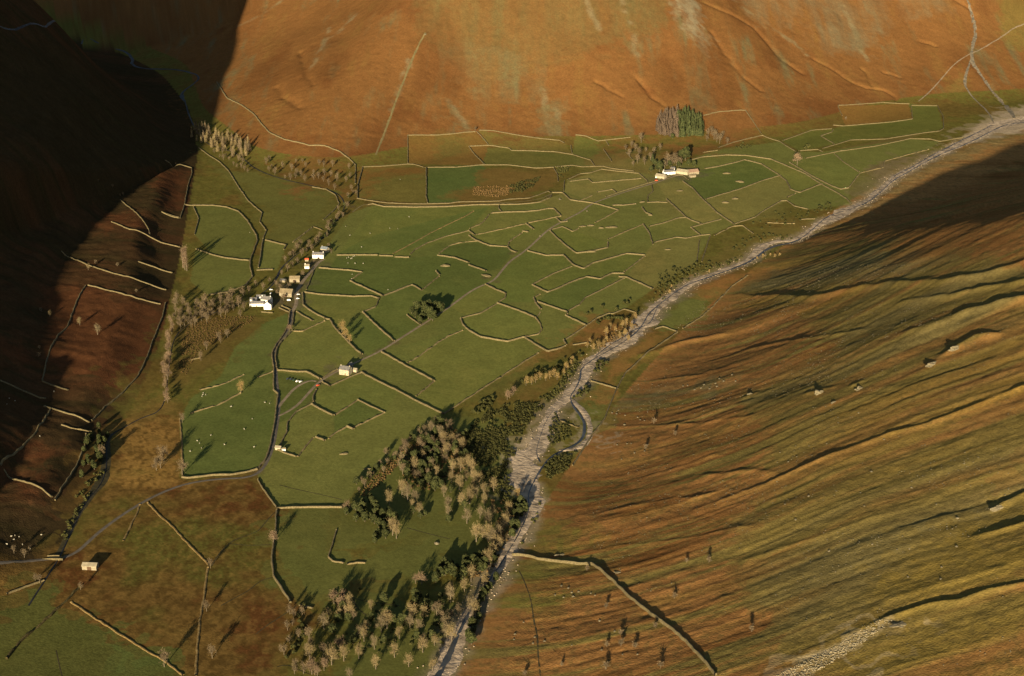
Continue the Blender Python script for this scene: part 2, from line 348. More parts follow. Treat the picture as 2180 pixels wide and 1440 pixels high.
# right fell
onR = dR > 4; w = np.where(onR, 1.0, 0)
mixc(w, BRACKEN * C(1.22, 1.28, 1.3)); mixc(w * sstep(0, .5, nf2 * .8 + n1 * .3), BRACKEN_D * C(1.35, 1.45, 1.4))
mixc(w * sstep(.05, .45, nf + .25 * nf2 + .35 * nft), C(.116, .090, .027)); mixc(w * sstep(.2, .6, -nf + .3 * n1) * .7, OCHRE * 1.15)
oz = region_soft([(1520,560),(1690,520),(1850,508),(2000,520),(2220,585),(2220,1500),(1650,1500),(1640,1380),(1560,1180),(1650,950),(1580,830),(1800,745),(1700,660),(1540,640)])
mixc(oz * w * sstep(-.55, .25, nf + .5 * nf2 + .12), C(.124, .092, .027)); mixc(oz * w * sstep(.0, .5, nf2 - .2 * nf), C(.118, .092, .034))
mixc(oz * w * sstep(.25, .6, -nf2 + .3 * nf) * .8, C(.178, .106, .026))
mixc(region_soft([(1900,1180),(2200,1060),(2200,1450),(1750,1450),(1800,1380)]) * w * sstep(-.4, .3, nf2 + .3 * nft) * .8, C(.150, .104, .024))
mixc(region_soft([(1100,1130),(1170,1110),(1260,1150),(1200,1185),(1110,1175)]) * .8, MOSS)
mixc(region_soft([(1050,1200),(1130,1195),(1200,1240),(1180,1300),(1060,1310),(1035,1270)]) * (.5 + nf), MOSS)
mixc(region_soft([(1600,1450),(1700,1402),(1790,1362),(1850,1328),(1900,1316),(1900,1328),(1830,1375),(1740,1420),(1690,1455)]) * .95, SCREE * 1.25)
mixc(region_soft([(1900,1320),(1945,1310),(1942,1345),(1900,1335)]) * .7, SCREE * .75)
mixc(region_soft([(1640,570),(1850,540),(2000,545),(1900,590),(1700,612),(1580,610)]) * .55, GREYGR)
mixc(region_soft([(1315,850),(1420,825),(1560,800),(1580,812),(1440,845),(1315,868)]) * .8, GREYGR * .95)
mixc(region_soft([(1850,500),(2180,440),(2180,520),(2020,545),(1930,555)]) * (.6 + .6 * nf), BRACKEN * .95)
mixc(region_soft([(1850,430),(2000,345),(2200,285),(2200,330),(2050,400),(1950,430)]) * (.8 + .7 * nf), C(.235, .125, .042)); mixc(region_soft([(1690,513),(1835,436),(1900,385),(2010,330),(2180,275),(2180,288),(2020,352),(1920,402),(1850,450),(1720,506)]) * .7, C(.190, .140, .055))  # bracken and grass brightened to stand in for raking sun on this slope
# valley floor
base = (dB <= 8) & (dL <= 5) & (dR <= 4)
mixc(base * 1.0, MOSS * .95); mixc(base * sstep(0, .5, n1) * .6, OCHRE * .8)
SWR = region_soft([(-40,1190),(120,1185),(225,930),(250,890),(383,892),(387,1017),(547,1020),(592,1085),(580,1197),(618,1284),(640,1300),(600,1500),(-60,1500)])
mixc(SWR, OCHRE * .86); mixc(SWR * sstep(.12, .5, n2 + .5 * nfine) * .75, OCHRE * .42); mixc(SWR * sstep(.05, .5, n1 * .8 + n2 * .5), BRACKEN_D * .9); mixc(SWR * sstep(.1, .6, -n1 + .5 * n3), MOSS * .8)
mixc(region_soft([(255,900),(383,895),(388,1015),(330,1045),(245,1020),(235,950)]) * (.9 - .5 * np.abs(n2)), C(.240, .138, .038)); mixc(region_soft([(300,860),(345,830),(350,870),(290,920),(262,915)]) * .7, C(.170, .110, .032))
n4 = fbm(GX / 4.5, GY / 6, 191, 3, .6); rough_ = np.maximum(SWR, base * .6)
mixc(rough_ * sstep(.0, .35, n4) * .6, OCHRE * .40); mixc(rough_ * sstep(.1, .45, -n4) * .35, OCHRE * 1.25)
def grass(px, c, amp=.18, soft=0.0):
    m = (region_soft(px, 2) if soft else region(px, warp=False).astype(float))
    mixc(m, c); mixc(m * sstep(.0, .7, n3 + .4 * n1 + .2 * n2) * .5, c * C(1.22, 1.08, 1.1)); mixc(m * sstep(.1, .7, -n1 + .3 * n2) * .35, c * C(.82, .92, .9))
MAIN = [(590,1083),(728,1081),(760,1040),(850,960),(944,882),(1000,846),(1146,752),(1204,737),(1248,694),(1329,659),(1390,616),(1400,590),(1483,558),(1512,502),(1562,478),(1621,453),(1675,428),(1721,446),(1813,437),(1806,401),(1831,369),(1883,344),(1977,319),(2000,302),(1938,296),(1751,324),(1694,323),(1660,302),(1528,318),(1465,343),(1400,375),(1350,366),(1208,383),(1198,411),(1149,431),(1012,437),(794,437),(745,455),(700,520),(680,560),(650,600),(630,650),(625,690),(590,740),(583,787),(585,890),(570,978),(547,1010)]
grass(MAIN, GRASS)
WEST = [(547,1000),(492,1012),(387,1017),(383,892),(405,850),(470,800),(500,740),(560,690),(614,666),(614,691),(579,753),(583,831),(586,891),(570,978)]
grass(WEST, GRASS_D * 1.05); mixc(region_soft([(383,700),(520,670),(560,690),(490,735),(420,800),(385,850)]) * .8, C(.110, .078, .022))
grass([(592,1085),(728,1081),(716,1129),(699,1188),(778,1199),(900,1110),(1060,1100),(1075,1180),(960,1200),(880,1250),(760,1260),(720,1280),(666,1296),(618,1284),(580,1197)], GRASS * .78, soft=1)
grass([(690,1290),(800,1270),(1000,1290),(985,1330),(930,1440),(900,1500),(740,1500)], GRASS * .75, soft=1)
grass([(730,1081),(850,960),(944,882),(1060,870),(1110,1000),(1110,1100),(900,1115),(760,1180),(700,1188),(716,1129)], GRASS * .8, soft=1)
grass([(412,441),(454,438),(483,442),(508,451),(527,471),(546,502),(533,554),(454,544),(414,500),(423,467)], GRASS * .85)
grass([(423,330),(487,365),(570,375),(665,399),(694,404),(722,435),(700,460),(650,520),(610,523),(565,512),(567,492),(553,473),(558,454),(510,402)], C(.105, .098, .026), soft=1)
mixc(region_soft([(615,395),(655,398),(652,415),(610,418)]), C(.16, .075, .025))
grass([(417,531),(531,556),(538,590),(521,610),(485,623),(444,629),(405,600)], GRASS * .9)
grass([(565,512),(610,523),(590,575),(546,576)], GRASS * 1.05)
grass([(910,357),(1025,352),(1060,380),(985,412),(980,430),(910,433)], C(.078, .098, .026)); mixc(region_soft([(1025,356),(1179,360),(1187,388),(1165,406),(1100,424),(975,430),(960,412),(1010,395)]), C(.135, .088, .025))
grass([(772,356),(869,350),(903,357),(907,433),(761,423)], C(.120, .100, .026)); mixc(region_soft([(772,356),(905,355),(905,370),(800,378),(780,420),(765,420)]) * .8, C(.155, .080, .022))
grass([(998,312),(1083,316),(1219,330),(1265,353),(1142,359),(1031,350)], C(.105, .100, .026)); grass([(1225,288),(1273,301),(1290,320),(1258,342),(1218,327)], C(.105, .105, .026))
grass([(1019,278),(1100,288),(1202,305),(1219,330),(1040,309)], C(.120, .096, .026)); mixc(region_soft([(1045,282),(1120,292),(1110,308),(1050,300)]) * .7, BRACKEN * .8)
grass([(868,288),(1012,281),(1040,309),(1025,352),(869,350)], C(.140, .088, .024)); mixc(region_soft([(930,290),(1000,290),(985,330),(930,340)]) * .6, C(.105, .096, .026))
grass([(1666,300),(1728,278),(1771,275),(1794,269),(1943,254),(1936,222),(1996,226),(2009,274),(1965,284),(1811,299),(1702,322)], C(.098, .100, .024))
grass([(1784,225),(1935,220),(1943,252),(1800,268)], C(.150, .088, .024)); grass([(1751,324),(1883,297),(1965,284),(1938,296)], C(.115, .090, .028))
grass([(1300,345),(1346,340),(1350,366),(1240,356),(1285,320),(1302,344)], C(.130, .086, .026), soft=1)
grass([(1390,690),(1412,660),(1500,612),(1545,620),(1500,660),(1442,707)], GRASS * .95, soft=1)
grass([(1250,840),(1285,822),(1312,833),(1285,896),(1262,925),(1240,900)], GRASS * .9, soft=1)
mixc(region_soft([(1440,625),(1500,595),(1600,575),(1660,560),(1600,600),(1500,640)]), C(.205, .105, .032))
mixc(region_soft([(1204,737),(1146,752),(1083,792),(1060,815),(1150,775),(1225,728),(1250,696)]) * .9, C(.200, .105, .032)); mixc(region_soft([(1275,775),(1335,762),(1328,800),(1312,833),(1285,870),(1262,850),(1285,815)]) * .85, C(.195, .105, .032)); mixc(region_soft([(1330,735),(1392,705),(1440,708),(1375,752),(1335,790),(1290,775)]) * .8, C(.195, .105, .032))
mixc(region_soft([(1250,694),(1300,672),(1350,690),(1290,730),(1222,735)]) * .9, C(.185, .095, .030))
mixc(region_soft([(1080,830),(1190,790),(1215,800),(1180,830),(1100,850)]) * .7, OCHRE * .9)
mixc(region_soft([(1881,346),(1977,322),(1960,345),(1880,402),(1815,436),(1806,403),(1830,371)]), C(.150, .115, .055))
mixc(region_soft([(1483,560),(1600,500),(1690,478),(1740,455),(1720,500),(1610,520),(1590,555),(1500,580)]) * .8, C(.120, .092, .026))
grass([(0,1270),(90,1240),(150,1282),(236,1338),(390,1438),(390,1500),(-60,1500),(-60,1290)], GRASS * .62, soft=1)
grass([(300,1345),(236,1345),(330,1400),(390,1440),(230,1440),(250,1380)], GRASS_D * .9, soft=1)
for poly, a_, c_ in [([(1300,296),(1400,288),(1530,300),(1620,290),(1560,315),(1500,330),(1430,335),(1380,345),(1310,342)], .75, BRACKEN * 1.05), ([(1496,247),(1587,235),(1621,285),(1540,308),(1500,292)], .9, BRACKEN * 1.0),
   ([(565,340),(640,325),(745,350),(755,395),(730,415),(690,400),(600,378)], .6, BRACKEN * .95), ([(1290,300),(1296,311),(1302,344),(1285,330),(1280,305)], .8, BRACKEN * .9), ([(720,405),(752,392),(758,425),(735,440)], .7, BRACKEN)]:
    mixc(region_soft(poly) * a_ * sstep(-.6, .2, n1 + .4 * n2), c_)
# field-scale tints
for (px, rpx, c, a) in [((880,560),150,GRASS_D,.55),((1000,560),90,GRASS_D,.5),((960,650),110,GRASS_D,.35),((1600,385),70,GRASS_D*1.05,.6),((1200,560),160,GRASS*.92,.6),((760,590),90,GRASS_D,.5),((780,480),100,GRASS*.9,.5),((1100,400),60,GRASS,.0),((1350,370),120,GRASS_Y,.6),((1450,440),80,GRASS_Y,.55),((1600,440),80,GRASS_Y*.95,.5),((1050,780),140,GRASS*1.02,.4),((1800,380),90,GRASS*1.05,.4),((620,840),40,GRASS_D*.85,.5),((480,900),110,GRASS_D*.95,.4)]:
    P = ground_at([px])[0]; rr = rpx / (F / math.hypot(P[0], P[1]))
    dd = np.hypot(GX - P[0], (GY - P[1]) * .6); mixc(a * (1 - sstep(.45 * rr, 1.15 * rr, dd + .3 * rr * n1)) * base, c)
for F_, c_ in [([(935,544),(958,523),(1015,514),(1042,524),(1079,526),(1090,535),(1085,548),(1064,572),(1035,578),(998,562)],GRASS_D*.92),
  ([(985,692),(981,679),(1021,669),(1059,646),(1140,677),(1154,702),(1146,712),(1079,728),(1023,718)],GRASS*C(1.0,1.03,1)), ([(1033,606),(1077,626),(1060,645),(996,674),(960,655)],GRASS*C(1.06,1.03,1)),
  ([(717,546),(871,549),(935,545),(998,565),(1035,580),(1040,598),(960,650),(900,617),(877,607),(815,631),(745,599),(771,580),(700,573)],GRASS_D*.97), ([(815,631),(877,607),(898,619),(960,650),(895,690),(839,727),(772,665),(800,650)],GRASS_D*1.0),
  ([(700,573),(771,580),(745,599),(806,634),(648,623),(660,595),(679,571)],GRASS_D*.90), ([(648,625),(806,637),(772,665),(715,690),(693,680),(655,655)],GRASS*.95), ([(693,682),(723,710),(771,755),(690,806),(634,793),(590,787),(588,745),(622,708)],GRASS*1.0),
  ([(772,667),(839,727),(775,762),(723,708)],GRASS_D*1.08), ([(771,794),(944,881),(1000,846),(1083,792),(1146,752),(1115,722),(1023,720),(985,700),(867,773),(923,811),(886,844)],GRASS*C(1.05,1.04,1)), ([(812,750),(985,700),(867,775)],GRASS*C(.95,1,1)),
  ([(702,823),(769,795),(849,834),(819,878),(762,852),(712,884),(668,857),(673,833)],GRASS*C(.98,1.02,1)), ([(712,886),(762,853),(819,880),(753,912),(712,923)],GRASS_D*1.02),
  ([(592,840),(592,792),(682,809),(672,830),(664,860),(618,892),(592,900)],GRASS_D*.85), ([(1123,535),(1200,544),(1221,565),(1133,607),(1144,643),(1060,645),(1077,626),(1036,603),(1065,580)],GRASS*C(.86,.95,.9)),
  ([(1133,607),(1217,568),(1242,573),(1333,541),(1373,544),(1329,580),(1248,590),(1165,623)],GRASS*C(.9,.96,.9)), ([(1165,623),(1248,590),(1317,590),(1210,662),(1144,643)],GRASS_D*1.0),
  ([(1171,492),(1198,483),(1294,517),(1227,540)],GRASS*C(.92,.97,.9)), ([(1010,501),(1120,477),(1194,461),(1150,490),(1083,517),(1079,526),(1042,524)],GRASS*C(.95,.98,.95)), ([(1045,455),(1179,445),(1194,460),(1054,492),(1000,487)],GRASS*C(1.03,1.0,1.05)),
  ([(1500,360),(1585,341),(1621,350),(1658,373),(1502,425),(1454,387)],GRASS_D*.98), ([(1502,425),(1662,374),(1690,410),(1675,428),(1562,478)],GRASS_Y), ([(1419,425),(1400,390),(1454,387),(1527,454),(1535,468),(1492,477)],GRASS_Y*1.04),
  ([(1208,385),(1256,369),(1360,370),(1379,390),(1262,431),(1200,408)],GRASS_Y*1.03), ([(1587,333),(1650,343),(1747,392),(1702,411),(1658,373)],GRASS*C(1.05,1.03,1)), ([(1681,347),(1776,328),(1829,367),(1806,401),(1774,398)],GRASS*C(.98,1,1)), ([(1393,517),(1492,502),(1483,558),(1390,616),(1333,590)],GRASS_Y*.93),
  ([(1150,431),(1171,422),(1200,410),(1262,433),(1200,470),(1179,445)],GRASS_Y*.96), ([(998,492),(877,540),(871,549),(717,544),(794,440),(1050,440),(1040,455)],GRASS*C(.97,1.0,.95)), ([(1042,440),(1000,487),(908,519),(837,540),(720,540),(800,500),(917,470)],GRASS_D*1.08)]:
    m_ = region(F_, warp=False).astype(float); mixc(m_ * .85, c_ * C(1.02, 1.04, 1)); mixc(m_ * sstep(.0, .6, n1 + .5 * n2) * .25, c_ * C(1.28, 1.1, 1.1)); mixc(m_ * sstep(.1, .7, -n1 + .4 * n2) * .25, c_ * C(.8, .9, .9))
for poly in ([(590,605),(640,592),(652,622),(640,662),(600,655),(592,640)], [(648,562),(690,545),(700,556),(672,574),(650,578)], [(1395,372),(1430,362),(1490,366),(1478,382),(1432,378),(1400,390)], [(700,790),(745,780),(768,790),(735,806)]): mixc(region_soft(poly) * .75, C(.088, .070, .045))
for px_ in [(583,755),(617,700),(690,812),(839,730),(1035,592),(1090,540),(1262,432),(1380,392),(771,758),(548,1004),(664,858),(1058,600),(906,690),(1170,418),(750,440),(810,747)]:
    P = ground_at([px_])[0]; mixc((1 - sstep(2, 9, np.hypot(GX - P[0], GY - P[1]) + 4 * n2)) * .6, C(.090, .066, .034))
# gravel scour beside the river
dRv = glook2(RIVER_G, GX, GY); inwin = (GX > SX0) & (GX < SX0 + SS * SNX - SS) & (GY > SY0) & (GY < SY0 + SS * (SNY - 1))
mixc(onR * sstep(.16, .42, n4 + .4 * n2) * .5, C(.070, .052, .018)); mixc(onB * sstep(.2, .45, n4 + .5 * n2) * .35, BRACKEN_D)
mixc(inwin * (1 - sstep(5, 20, dRv + 9 * n2 + 4 * n1)) * .8, C(.19, .150, .095))
for poly in ([(1060,945),(1115,930),(1150,900),(1145,960),(1105,985),(1085,1010),(1090,1060),(1120,1060),(1085,1000),(1100,970)], [(2000,320),(2130,235),(2200,230),(2200,275),(2080,300)], [(1225,870),(1245,880),(1258,905),(1256,935),(1240,955),(1215,962),(1185,967),(1240,945),(1247,915)]):
    mixc(region_soft(poly) * .9, C(.30, .235, .155))
alb *= (1 + .13 * n2 + .05 * nfine + .14 * SWR * nfine + onR * .22 * nft + (onR | onB | onL) * .16 * n4)[:, None] * np.where(onR, 1.18, 1.0)[:, None]
alb = np.clip(alb, .004, .9)

def principled(name, rough=0.95, spec=0.1):
    m = bpy.data.materials.new(name); m.use_nodes = True; b = m.node_tree.nodes['Principled BSDF']
    b.inputs['Roughness'].default_value = rough; b.inputs['Specular IOR Level'].default_value = spec
    return m, m.node_tree, b
def noise_mat(name, c0, c1, scale=1.0, rough=.95, spec=.1, bump=0.0, vary=0.0, detail=4.0, lo=.35, hi=.65, bscale=None):
    """two colours mixed by noise, optionally shifted a little per object"""
    m, nt, b = principled(name, rough, spec); N = nt.nodes; L = nt.links
    tc = N.new('ShaderNodeTexCoord'); no = N.new('ShaderNodeTexNoise'); no.inputs['Scale'].default_value = scale; no.inputs['Detail'].default_value = detail
    L.new(tc.outputs['Object'], no.inputs['Vector'])
    rp = N.new('ShaderNodeValToRGB'); rp.color_ramp.elements[0].position = lo; rp.color_ramp.elements[1].position = hi
    rp.color_ramp.elements[0].color = (*c0, 1); rp.color_ramp.elements[1].color = (*c1, 1)
    L.new(no.outputs['Fac'], rp.inputs['Fac']); out = rp.outputs['Color']
    if vary:
        oi = N.new('ShaderNodeObjectInfo'); mr = N.new('ShaderNodeMapRange'); mr.inputs['To Min'].default_value = 1 - vary; mr.inputs['To Max'].default_value = 1 + vary
        L.new(oi.outputs['Random'], mr.inputs['Value'])
        vm = N.new('ShaderNodeVectorMath'); vm.operation = 'SCALE'; L.new(out, vm.inputs[0]); L.new(mr.outputs['Result'], vm.inputs['Scale']); out = vm.outputs['Vector']
    L.new(out, b.inputs['Base Color'])
    if bump:
        no2 = N.new('ShaderNodeTexNoise'); no2.inputs['Scale'].default_value = bscale or scale; no2.inputs['Detail'].default_value = 4
        L.new(tc.outputs['Object'], no2.inputs['Vector'])
        bp = N.new('ShaderNodeBump'); bp.inputs['Strength'].default_value = 1.0; bp.inputs['Distance'].default_value = bump
        L.new(no2.outputs['Fac'], bp.inputs['Height']); L.new(bp.outputs['Normal'], b.inputs['Normal'])
    return m

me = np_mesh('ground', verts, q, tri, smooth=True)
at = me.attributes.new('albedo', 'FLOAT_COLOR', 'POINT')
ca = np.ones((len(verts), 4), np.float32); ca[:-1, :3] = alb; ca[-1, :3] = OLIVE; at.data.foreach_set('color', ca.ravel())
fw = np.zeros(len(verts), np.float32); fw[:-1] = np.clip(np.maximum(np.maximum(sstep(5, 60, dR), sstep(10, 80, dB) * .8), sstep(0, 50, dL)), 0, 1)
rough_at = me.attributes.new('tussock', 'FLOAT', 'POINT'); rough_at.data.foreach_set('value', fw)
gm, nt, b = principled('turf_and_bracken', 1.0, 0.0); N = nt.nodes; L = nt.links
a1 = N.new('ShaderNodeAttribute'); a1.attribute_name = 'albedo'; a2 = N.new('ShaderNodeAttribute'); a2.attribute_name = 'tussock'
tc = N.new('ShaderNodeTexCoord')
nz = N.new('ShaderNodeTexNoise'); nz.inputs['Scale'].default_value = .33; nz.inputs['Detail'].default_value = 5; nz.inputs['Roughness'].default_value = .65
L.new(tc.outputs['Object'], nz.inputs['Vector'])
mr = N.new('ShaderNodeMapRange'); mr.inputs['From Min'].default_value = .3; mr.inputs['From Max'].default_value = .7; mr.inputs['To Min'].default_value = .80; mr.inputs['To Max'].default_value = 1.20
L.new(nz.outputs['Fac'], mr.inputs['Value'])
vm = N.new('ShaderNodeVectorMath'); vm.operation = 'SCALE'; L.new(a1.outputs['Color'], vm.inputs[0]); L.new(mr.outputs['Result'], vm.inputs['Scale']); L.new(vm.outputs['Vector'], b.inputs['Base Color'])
nz2 = N.new('ShaderNodeTexNoise'); nz2.inputs['Scale'].default_value = .7; nz2.inputs['Detail'].default_value = 4
L.new(tc.outputs['Object'], nz2.inputs['Vector'])
mx = N.new('ShaderNodeMath'); mx.operation = 'MULTIPLY_ADD'; L.new(a2.outputs['Fac'], mx.inputs[0]); mx.inputs[1].default_value = .42; mx.inputs[2].default_value = .16
bp = N.new('ShaderNodeBump'); bp.inputs['Strength'].default_value = 1.0; L.new(mx.outputs[0], bp.inputs['Distance']); L.new(nz2.outputs['Fac'], bp.inputs['Height']); L.new(bp.outputs['Normal'], b.inputs['Normal'])
me.materials.append(gm)
ground = bpy.data.objects.new('ground', me); col.objects.link(ground); ground['kind'] = 'structure'
# ------------------------------------------------------------------ objects: helpers
def tag(o, label, cat, group=None):
    o['label'] = label; o['category'] = cat
    if group: o['group'] = group
    return o
def link(name, me, parent=None, loc=None, rz=0.0, mat=None):
    o = bpy.data.objects.new(name, me); col.objects.link(o)
    if parent is not None: o.parent = parent
    if loc is not None: o.location = tuple(float(v) for v in loc)
    if rz: o.rotation_euler = (0, 0, rz)
    if mat is not None and not me.materials: me.materials.append(mat)
    return o
def empty(name, loc, rz=0.0):
    o = bpy.data.objects.new(name, None); col.objects.link(o); o.location = tuple(float(v) for v in loc); o.rotation_euler = (0, 0, rz); o.empty_display_size = 1; return o
class MB:
    def __init__(s): s.v = []; s.f = []
    def add(s, v, f):
        n = len(s.v); s.v += [tuple(map(float, p)) for p in v]; s.f += [tuple(n + k for k in q) for q in f]; return s
    def box(s, x0, x1, y0, y1, z0, z1):
        return s.add([(x0,y0,z0),(x1,y0,z0),(x1,y1,z0),(x0,y1,z0),(x0,y0,z1),(x1,y0,z1),(x1,y1,z1),(x0,y1,z1)], [(0,3,2,1),(4,5,6,7),(0,1,5,4),(1,2,6,5),(2,3,7,6),(3,0,4,7)])
    def tube(s, P, R, n=6, cap=True):
        P = [Vector(p) for p in P]; rings = []
        for k, p in enumerate(P):
            t = (P[min(k + 1, len(P) - 1)] - P[max(k - 1, 0)]).normalized(); a = t.orthogonal().normalized(); b = t.cross(a)
            rings.append([p + (a * math.cos(2 * math.pi * i / n) + b * math.sin(2 * math.pi * i / n)) * R[k] for i in range(n)])
        v = [q for r in rings for q in r]; f = [(k * n + i, k * n + (i + 1) % n, (k + 1) * n + (i + 1) % n, (k + 1) * n + i) for k in range(len(P) - 1) for i in range(n)]
        if cap: f.append(tuple(range((len(P) - 1) * n, len(P) * n)))
        return s.add(v, f)
    def mesh(s, name, mat=None, smooth=False):
        me = bpy.data.meshes.new(name); me.from_pydata(s.v, [], s.f); me.update()
        if smooth: me.polygons.foreach_set('use_smooth', [True] * len(me.polygons))
        if mat: me.materials.append(mat)
        return me
    def build(s, name, mat, parent=None, smooth=False): return link(name, s.mesh(name, mat, smooth), parent)

M = {}
M['stone'] = noise_mat('drystone', (.085,.068,.034), (.150,.120,.060), .9, bump=.15, vary=.10)
M['old_stone'] = noise_mat('mossy_drystone', (.105,.082,.038), (.170,.132,.064), .9, bump=.15, vary=.10)
M['bank'] = noise_mat('turf_bank', (.120,.075,.026), (.190,.135,.055), .5, bump=.1, vary=.08)
M['asphalt'] = noise_mat('worn_asphalt', (.078,.066,.052), (.115,.098,.076), .25)
M['track'] = noise_mat('stony_track', (.150,.115,.072), (.225,.172,.112), .18)
M['grass_path'] = noise_mat('trodden_grass', (.120,.098,.040), (.160,.125,.055), .1)
M['gravel'] = noise_mat('river_gravel', (.110,.088,.064), (.380,.295,.205), .13, bump=1.0, detail=6, bscale=.3, lo=.30, hi=.60)
M['gill'] = noise_mat('gill_stones', (.085,.075,.055), (.19,.155,.105), .15, detail=6)
M['water'] = noise_mat('beck_water', (.018,.021,.025), (.045,.048,.05), .06, rough=.4, spec=.28, bump=.12, bscale=.3)
M['dark_water'] = noise_mat('dark_beck_water', (.012,.012,.013), (.028,.028,.03), .08, rough=.7, spec=.1, bump=.1, bscale=.3)
M['ditch'] = noise_mat('wet_ditch_and_bank_shade', (.030,.026,.012), (.060,.048,.022), .3)
M['rock'] = noise_mat('fell_rock', (.130,.110,.070), (.270,.225,.140), .35, bump=.4, vary=.12)

def ribbon(name, px, width, mat, lift, step=5.0, wob=0.0, kind='structure', seed=1, nx=4, wpx=None, sm=2):
    """a sheet draped along a surveyed line"""
    P = np.asarray(px, float); W3 = ground_at(P[:, :2])[:, :2]
    if wpx is not None:
        d = np.linalg.norm(np.c_[W3, np.full(len(W3), -CH)], axis=1); wp = np.asarray(wpx, float); wp = np.interp(np.linspace(0, 1, len(W3)), np.linspace(0, 1, len(wp)), wp) if len(wp) != len(W3) else wp; wid = wp / F * d
    else: wid = np.full(len(W3), width * .5)
    Q = smooth_line(np.c_[W3, wid], sm); c = resample(Q, step)
    Lq = np.r_[0, np.cumsum(np.hypot(*np.diff(Q[:, :2], axis=0).T))]; Lc = np.r_[0, np.cumsum(np.hypot(*np.diff(c, axis=0).T))]
    w = np.interp(Lc, Lq, Q[:, 2])
    t = np.gradient(c, axis=0); t /= np.linalg.norm(t, axis=1)[:, None] + 1e-9; nrm = np.stack([-t[:, 1], t[:, 0]], 1)
    k = np.arange(len(c)); fq = .13 * step / 3.0; wl = w * (1 + wob * (1.5 * vnoise(k * fq, k * 0.0, seed) + .5 * vnoise(k * fq * 3.7, k * 0.0, seed + 1) - 1)); wr = w * (1 + wob * (1.5 * vnoise(k * fq, k * 0.0 + 5, seed + 3) + .5 * vnoise(k * fq * 3.7, k * 0.0 + 5, seed + 4) - 1))
    u = np.linspace(-1, 1, nx); off = np.where(u[None] < 0, u[None] * wr[:, None], u[None] * wl[:, None])
    X = c[:, 0:1] + nrm[:, 0:1] * off; Y = c[:, 1:2] + nrm[:, 1:2] * off; Z = height(X.ravel(), Y.ravel()).reshape(X.shape) + lift
    if name in ('river_bed', 'gravel_bar'): Z = Z + .35 * fbm(X / 5, Y / 5, 77, 3) + .1
    Z[:, 0] -= lift * 1.5; Z[:, -1] -= lift * 1.5
    n, m = X.shape; i = np.arange(n - 1)[:, None] * m + np.arange(m - 1)[None]
    q = np.stack([i, i + m, i + m + 1, i + 1], -1).reshape(-1, 4)[:, ::-1]
    me = np_mesh(name, np.stack([X, Y, Z], -1).reshape(-1, 3), q, smooth=True)
    o = link(name, me, mat=mat); o['kind'] = kind; return o
rv = np.array(RIVER_PX, float)
ribbon('river_bed', rv[:, :2], 0, M['gravel'], .35, 3.0, .6, wpx=rv[:, 2] * 1.12, nx=7)
# channels of water threading the gravel
ribbon('river', [(2215,262),(2150,262),(2110,280),(2060,306),(2010,325),(1965,348),(1930,369),(1900,385),(1880,405),(1850,430),(1825,441),(1790,452),(1760,462),(1740,480),(1714,503),(1688,517),(1660,522),(1630,531),(1606,552),(1570,569),(1530,583),(1495,596),(1462,607),(1432,627),(1405,648),(1381,668),(1370,690),(1358,706),(1330,728),(1296,748),(1265,764),(1236,786),(1238,800),(1226,828),(1212,846),(1222,868),(1238,888),(1246,905),(1242,930),(1226,948),(1192,962),(1170,975),(1156,992),(1145,1012),(1128,1040),(1124,1062),(1128,1085),(1104,1140),(1086,1168),(1072,1194),(1052,1222),(1030,1256),(1006,1292),(990,1320),(972,1362),(952,1402),(932,1445),(910,1500)], 0, M['water'], .62, 4.0, .45,
       wpx=[3,3,2.5,2.5,2.2,2,2,2,2,2,2,2,2,2.5,3,3,4,4,4,3,2.5,2.5,2.5,2.5,2.5,3,3,3,2.5,2.5,3,3,3,3,2.5,3,4,5,5,4,3,3,3.5,3.5,3.5,3,3,3,3,3,3,3.5,5,8,11,14,16,17])
ribbon('river', [(1402,650),(1392,672),(1384,690),(1352,702),(1322,722),(1290,740),(1268,760)], 0, M['water'], .60, 4.0, .5, wpx=[1.5,2,2.5,2.5,2.5,2.5,2])
ribbon('river', [(2110,268),(2060,293),(2010,318),(1975,336),(1940,358),(1905,374),(1890,392)], 0, M['water'], .60, 4.0, .5, wpx=[1.5,2,2,2,2,2,1.5])
ribbon('river', [(1180,872),(1160,900),(1150,930),(1140,965),(1150,985)], 0, M['water'], .60, 4.0, .5, wpx=[.8,1.2,1.2,1.2,1])
ribbon('gravel_bar', [(1030,1258),(1050,1226),(1066,1200)], 0, M['gravel'], .36, 3.0, .6, wpx=[5,8,8], nx=5)
ribbon('beck_bank_shade', [(262,912),(236,925),(224,950),(228,985),(216,1030),(188,1060),(168,1090),(146,1135),(124,1183)], 0, M['ditch'], .14, 4.0, .5, wpx=[3,5,8,10,11,10,9,9,7], nx=5)  # dark vegetated strip, also standing in for tree shade on the banks
ribbon('gravel_bar', [(1204,840),(1225,858),(1243,880),(1257,905),(1256,930),(1243,950),(1220,957),(1190,960)], 0, M['gravel'], .33, 4.0, .35, wpx=[5,8,8,6,6,8,8,5], nx=5)
ribbon('stream', [(-60,72),(40,64),(130,66),(170,72),(205,90),(232,102),(270,110),(283,128),(280,138),(300,146),(345,147),(380,148),(418,158),(425,168),(408,182),(388,196),(386,206),(394,216)], 0, M['dark_water'], .4, 5.0, .4, wpx=[2,2,2,2,3,3.5,4,4,4,5,4,3,2.5,2.5,2.5,4,5,3])
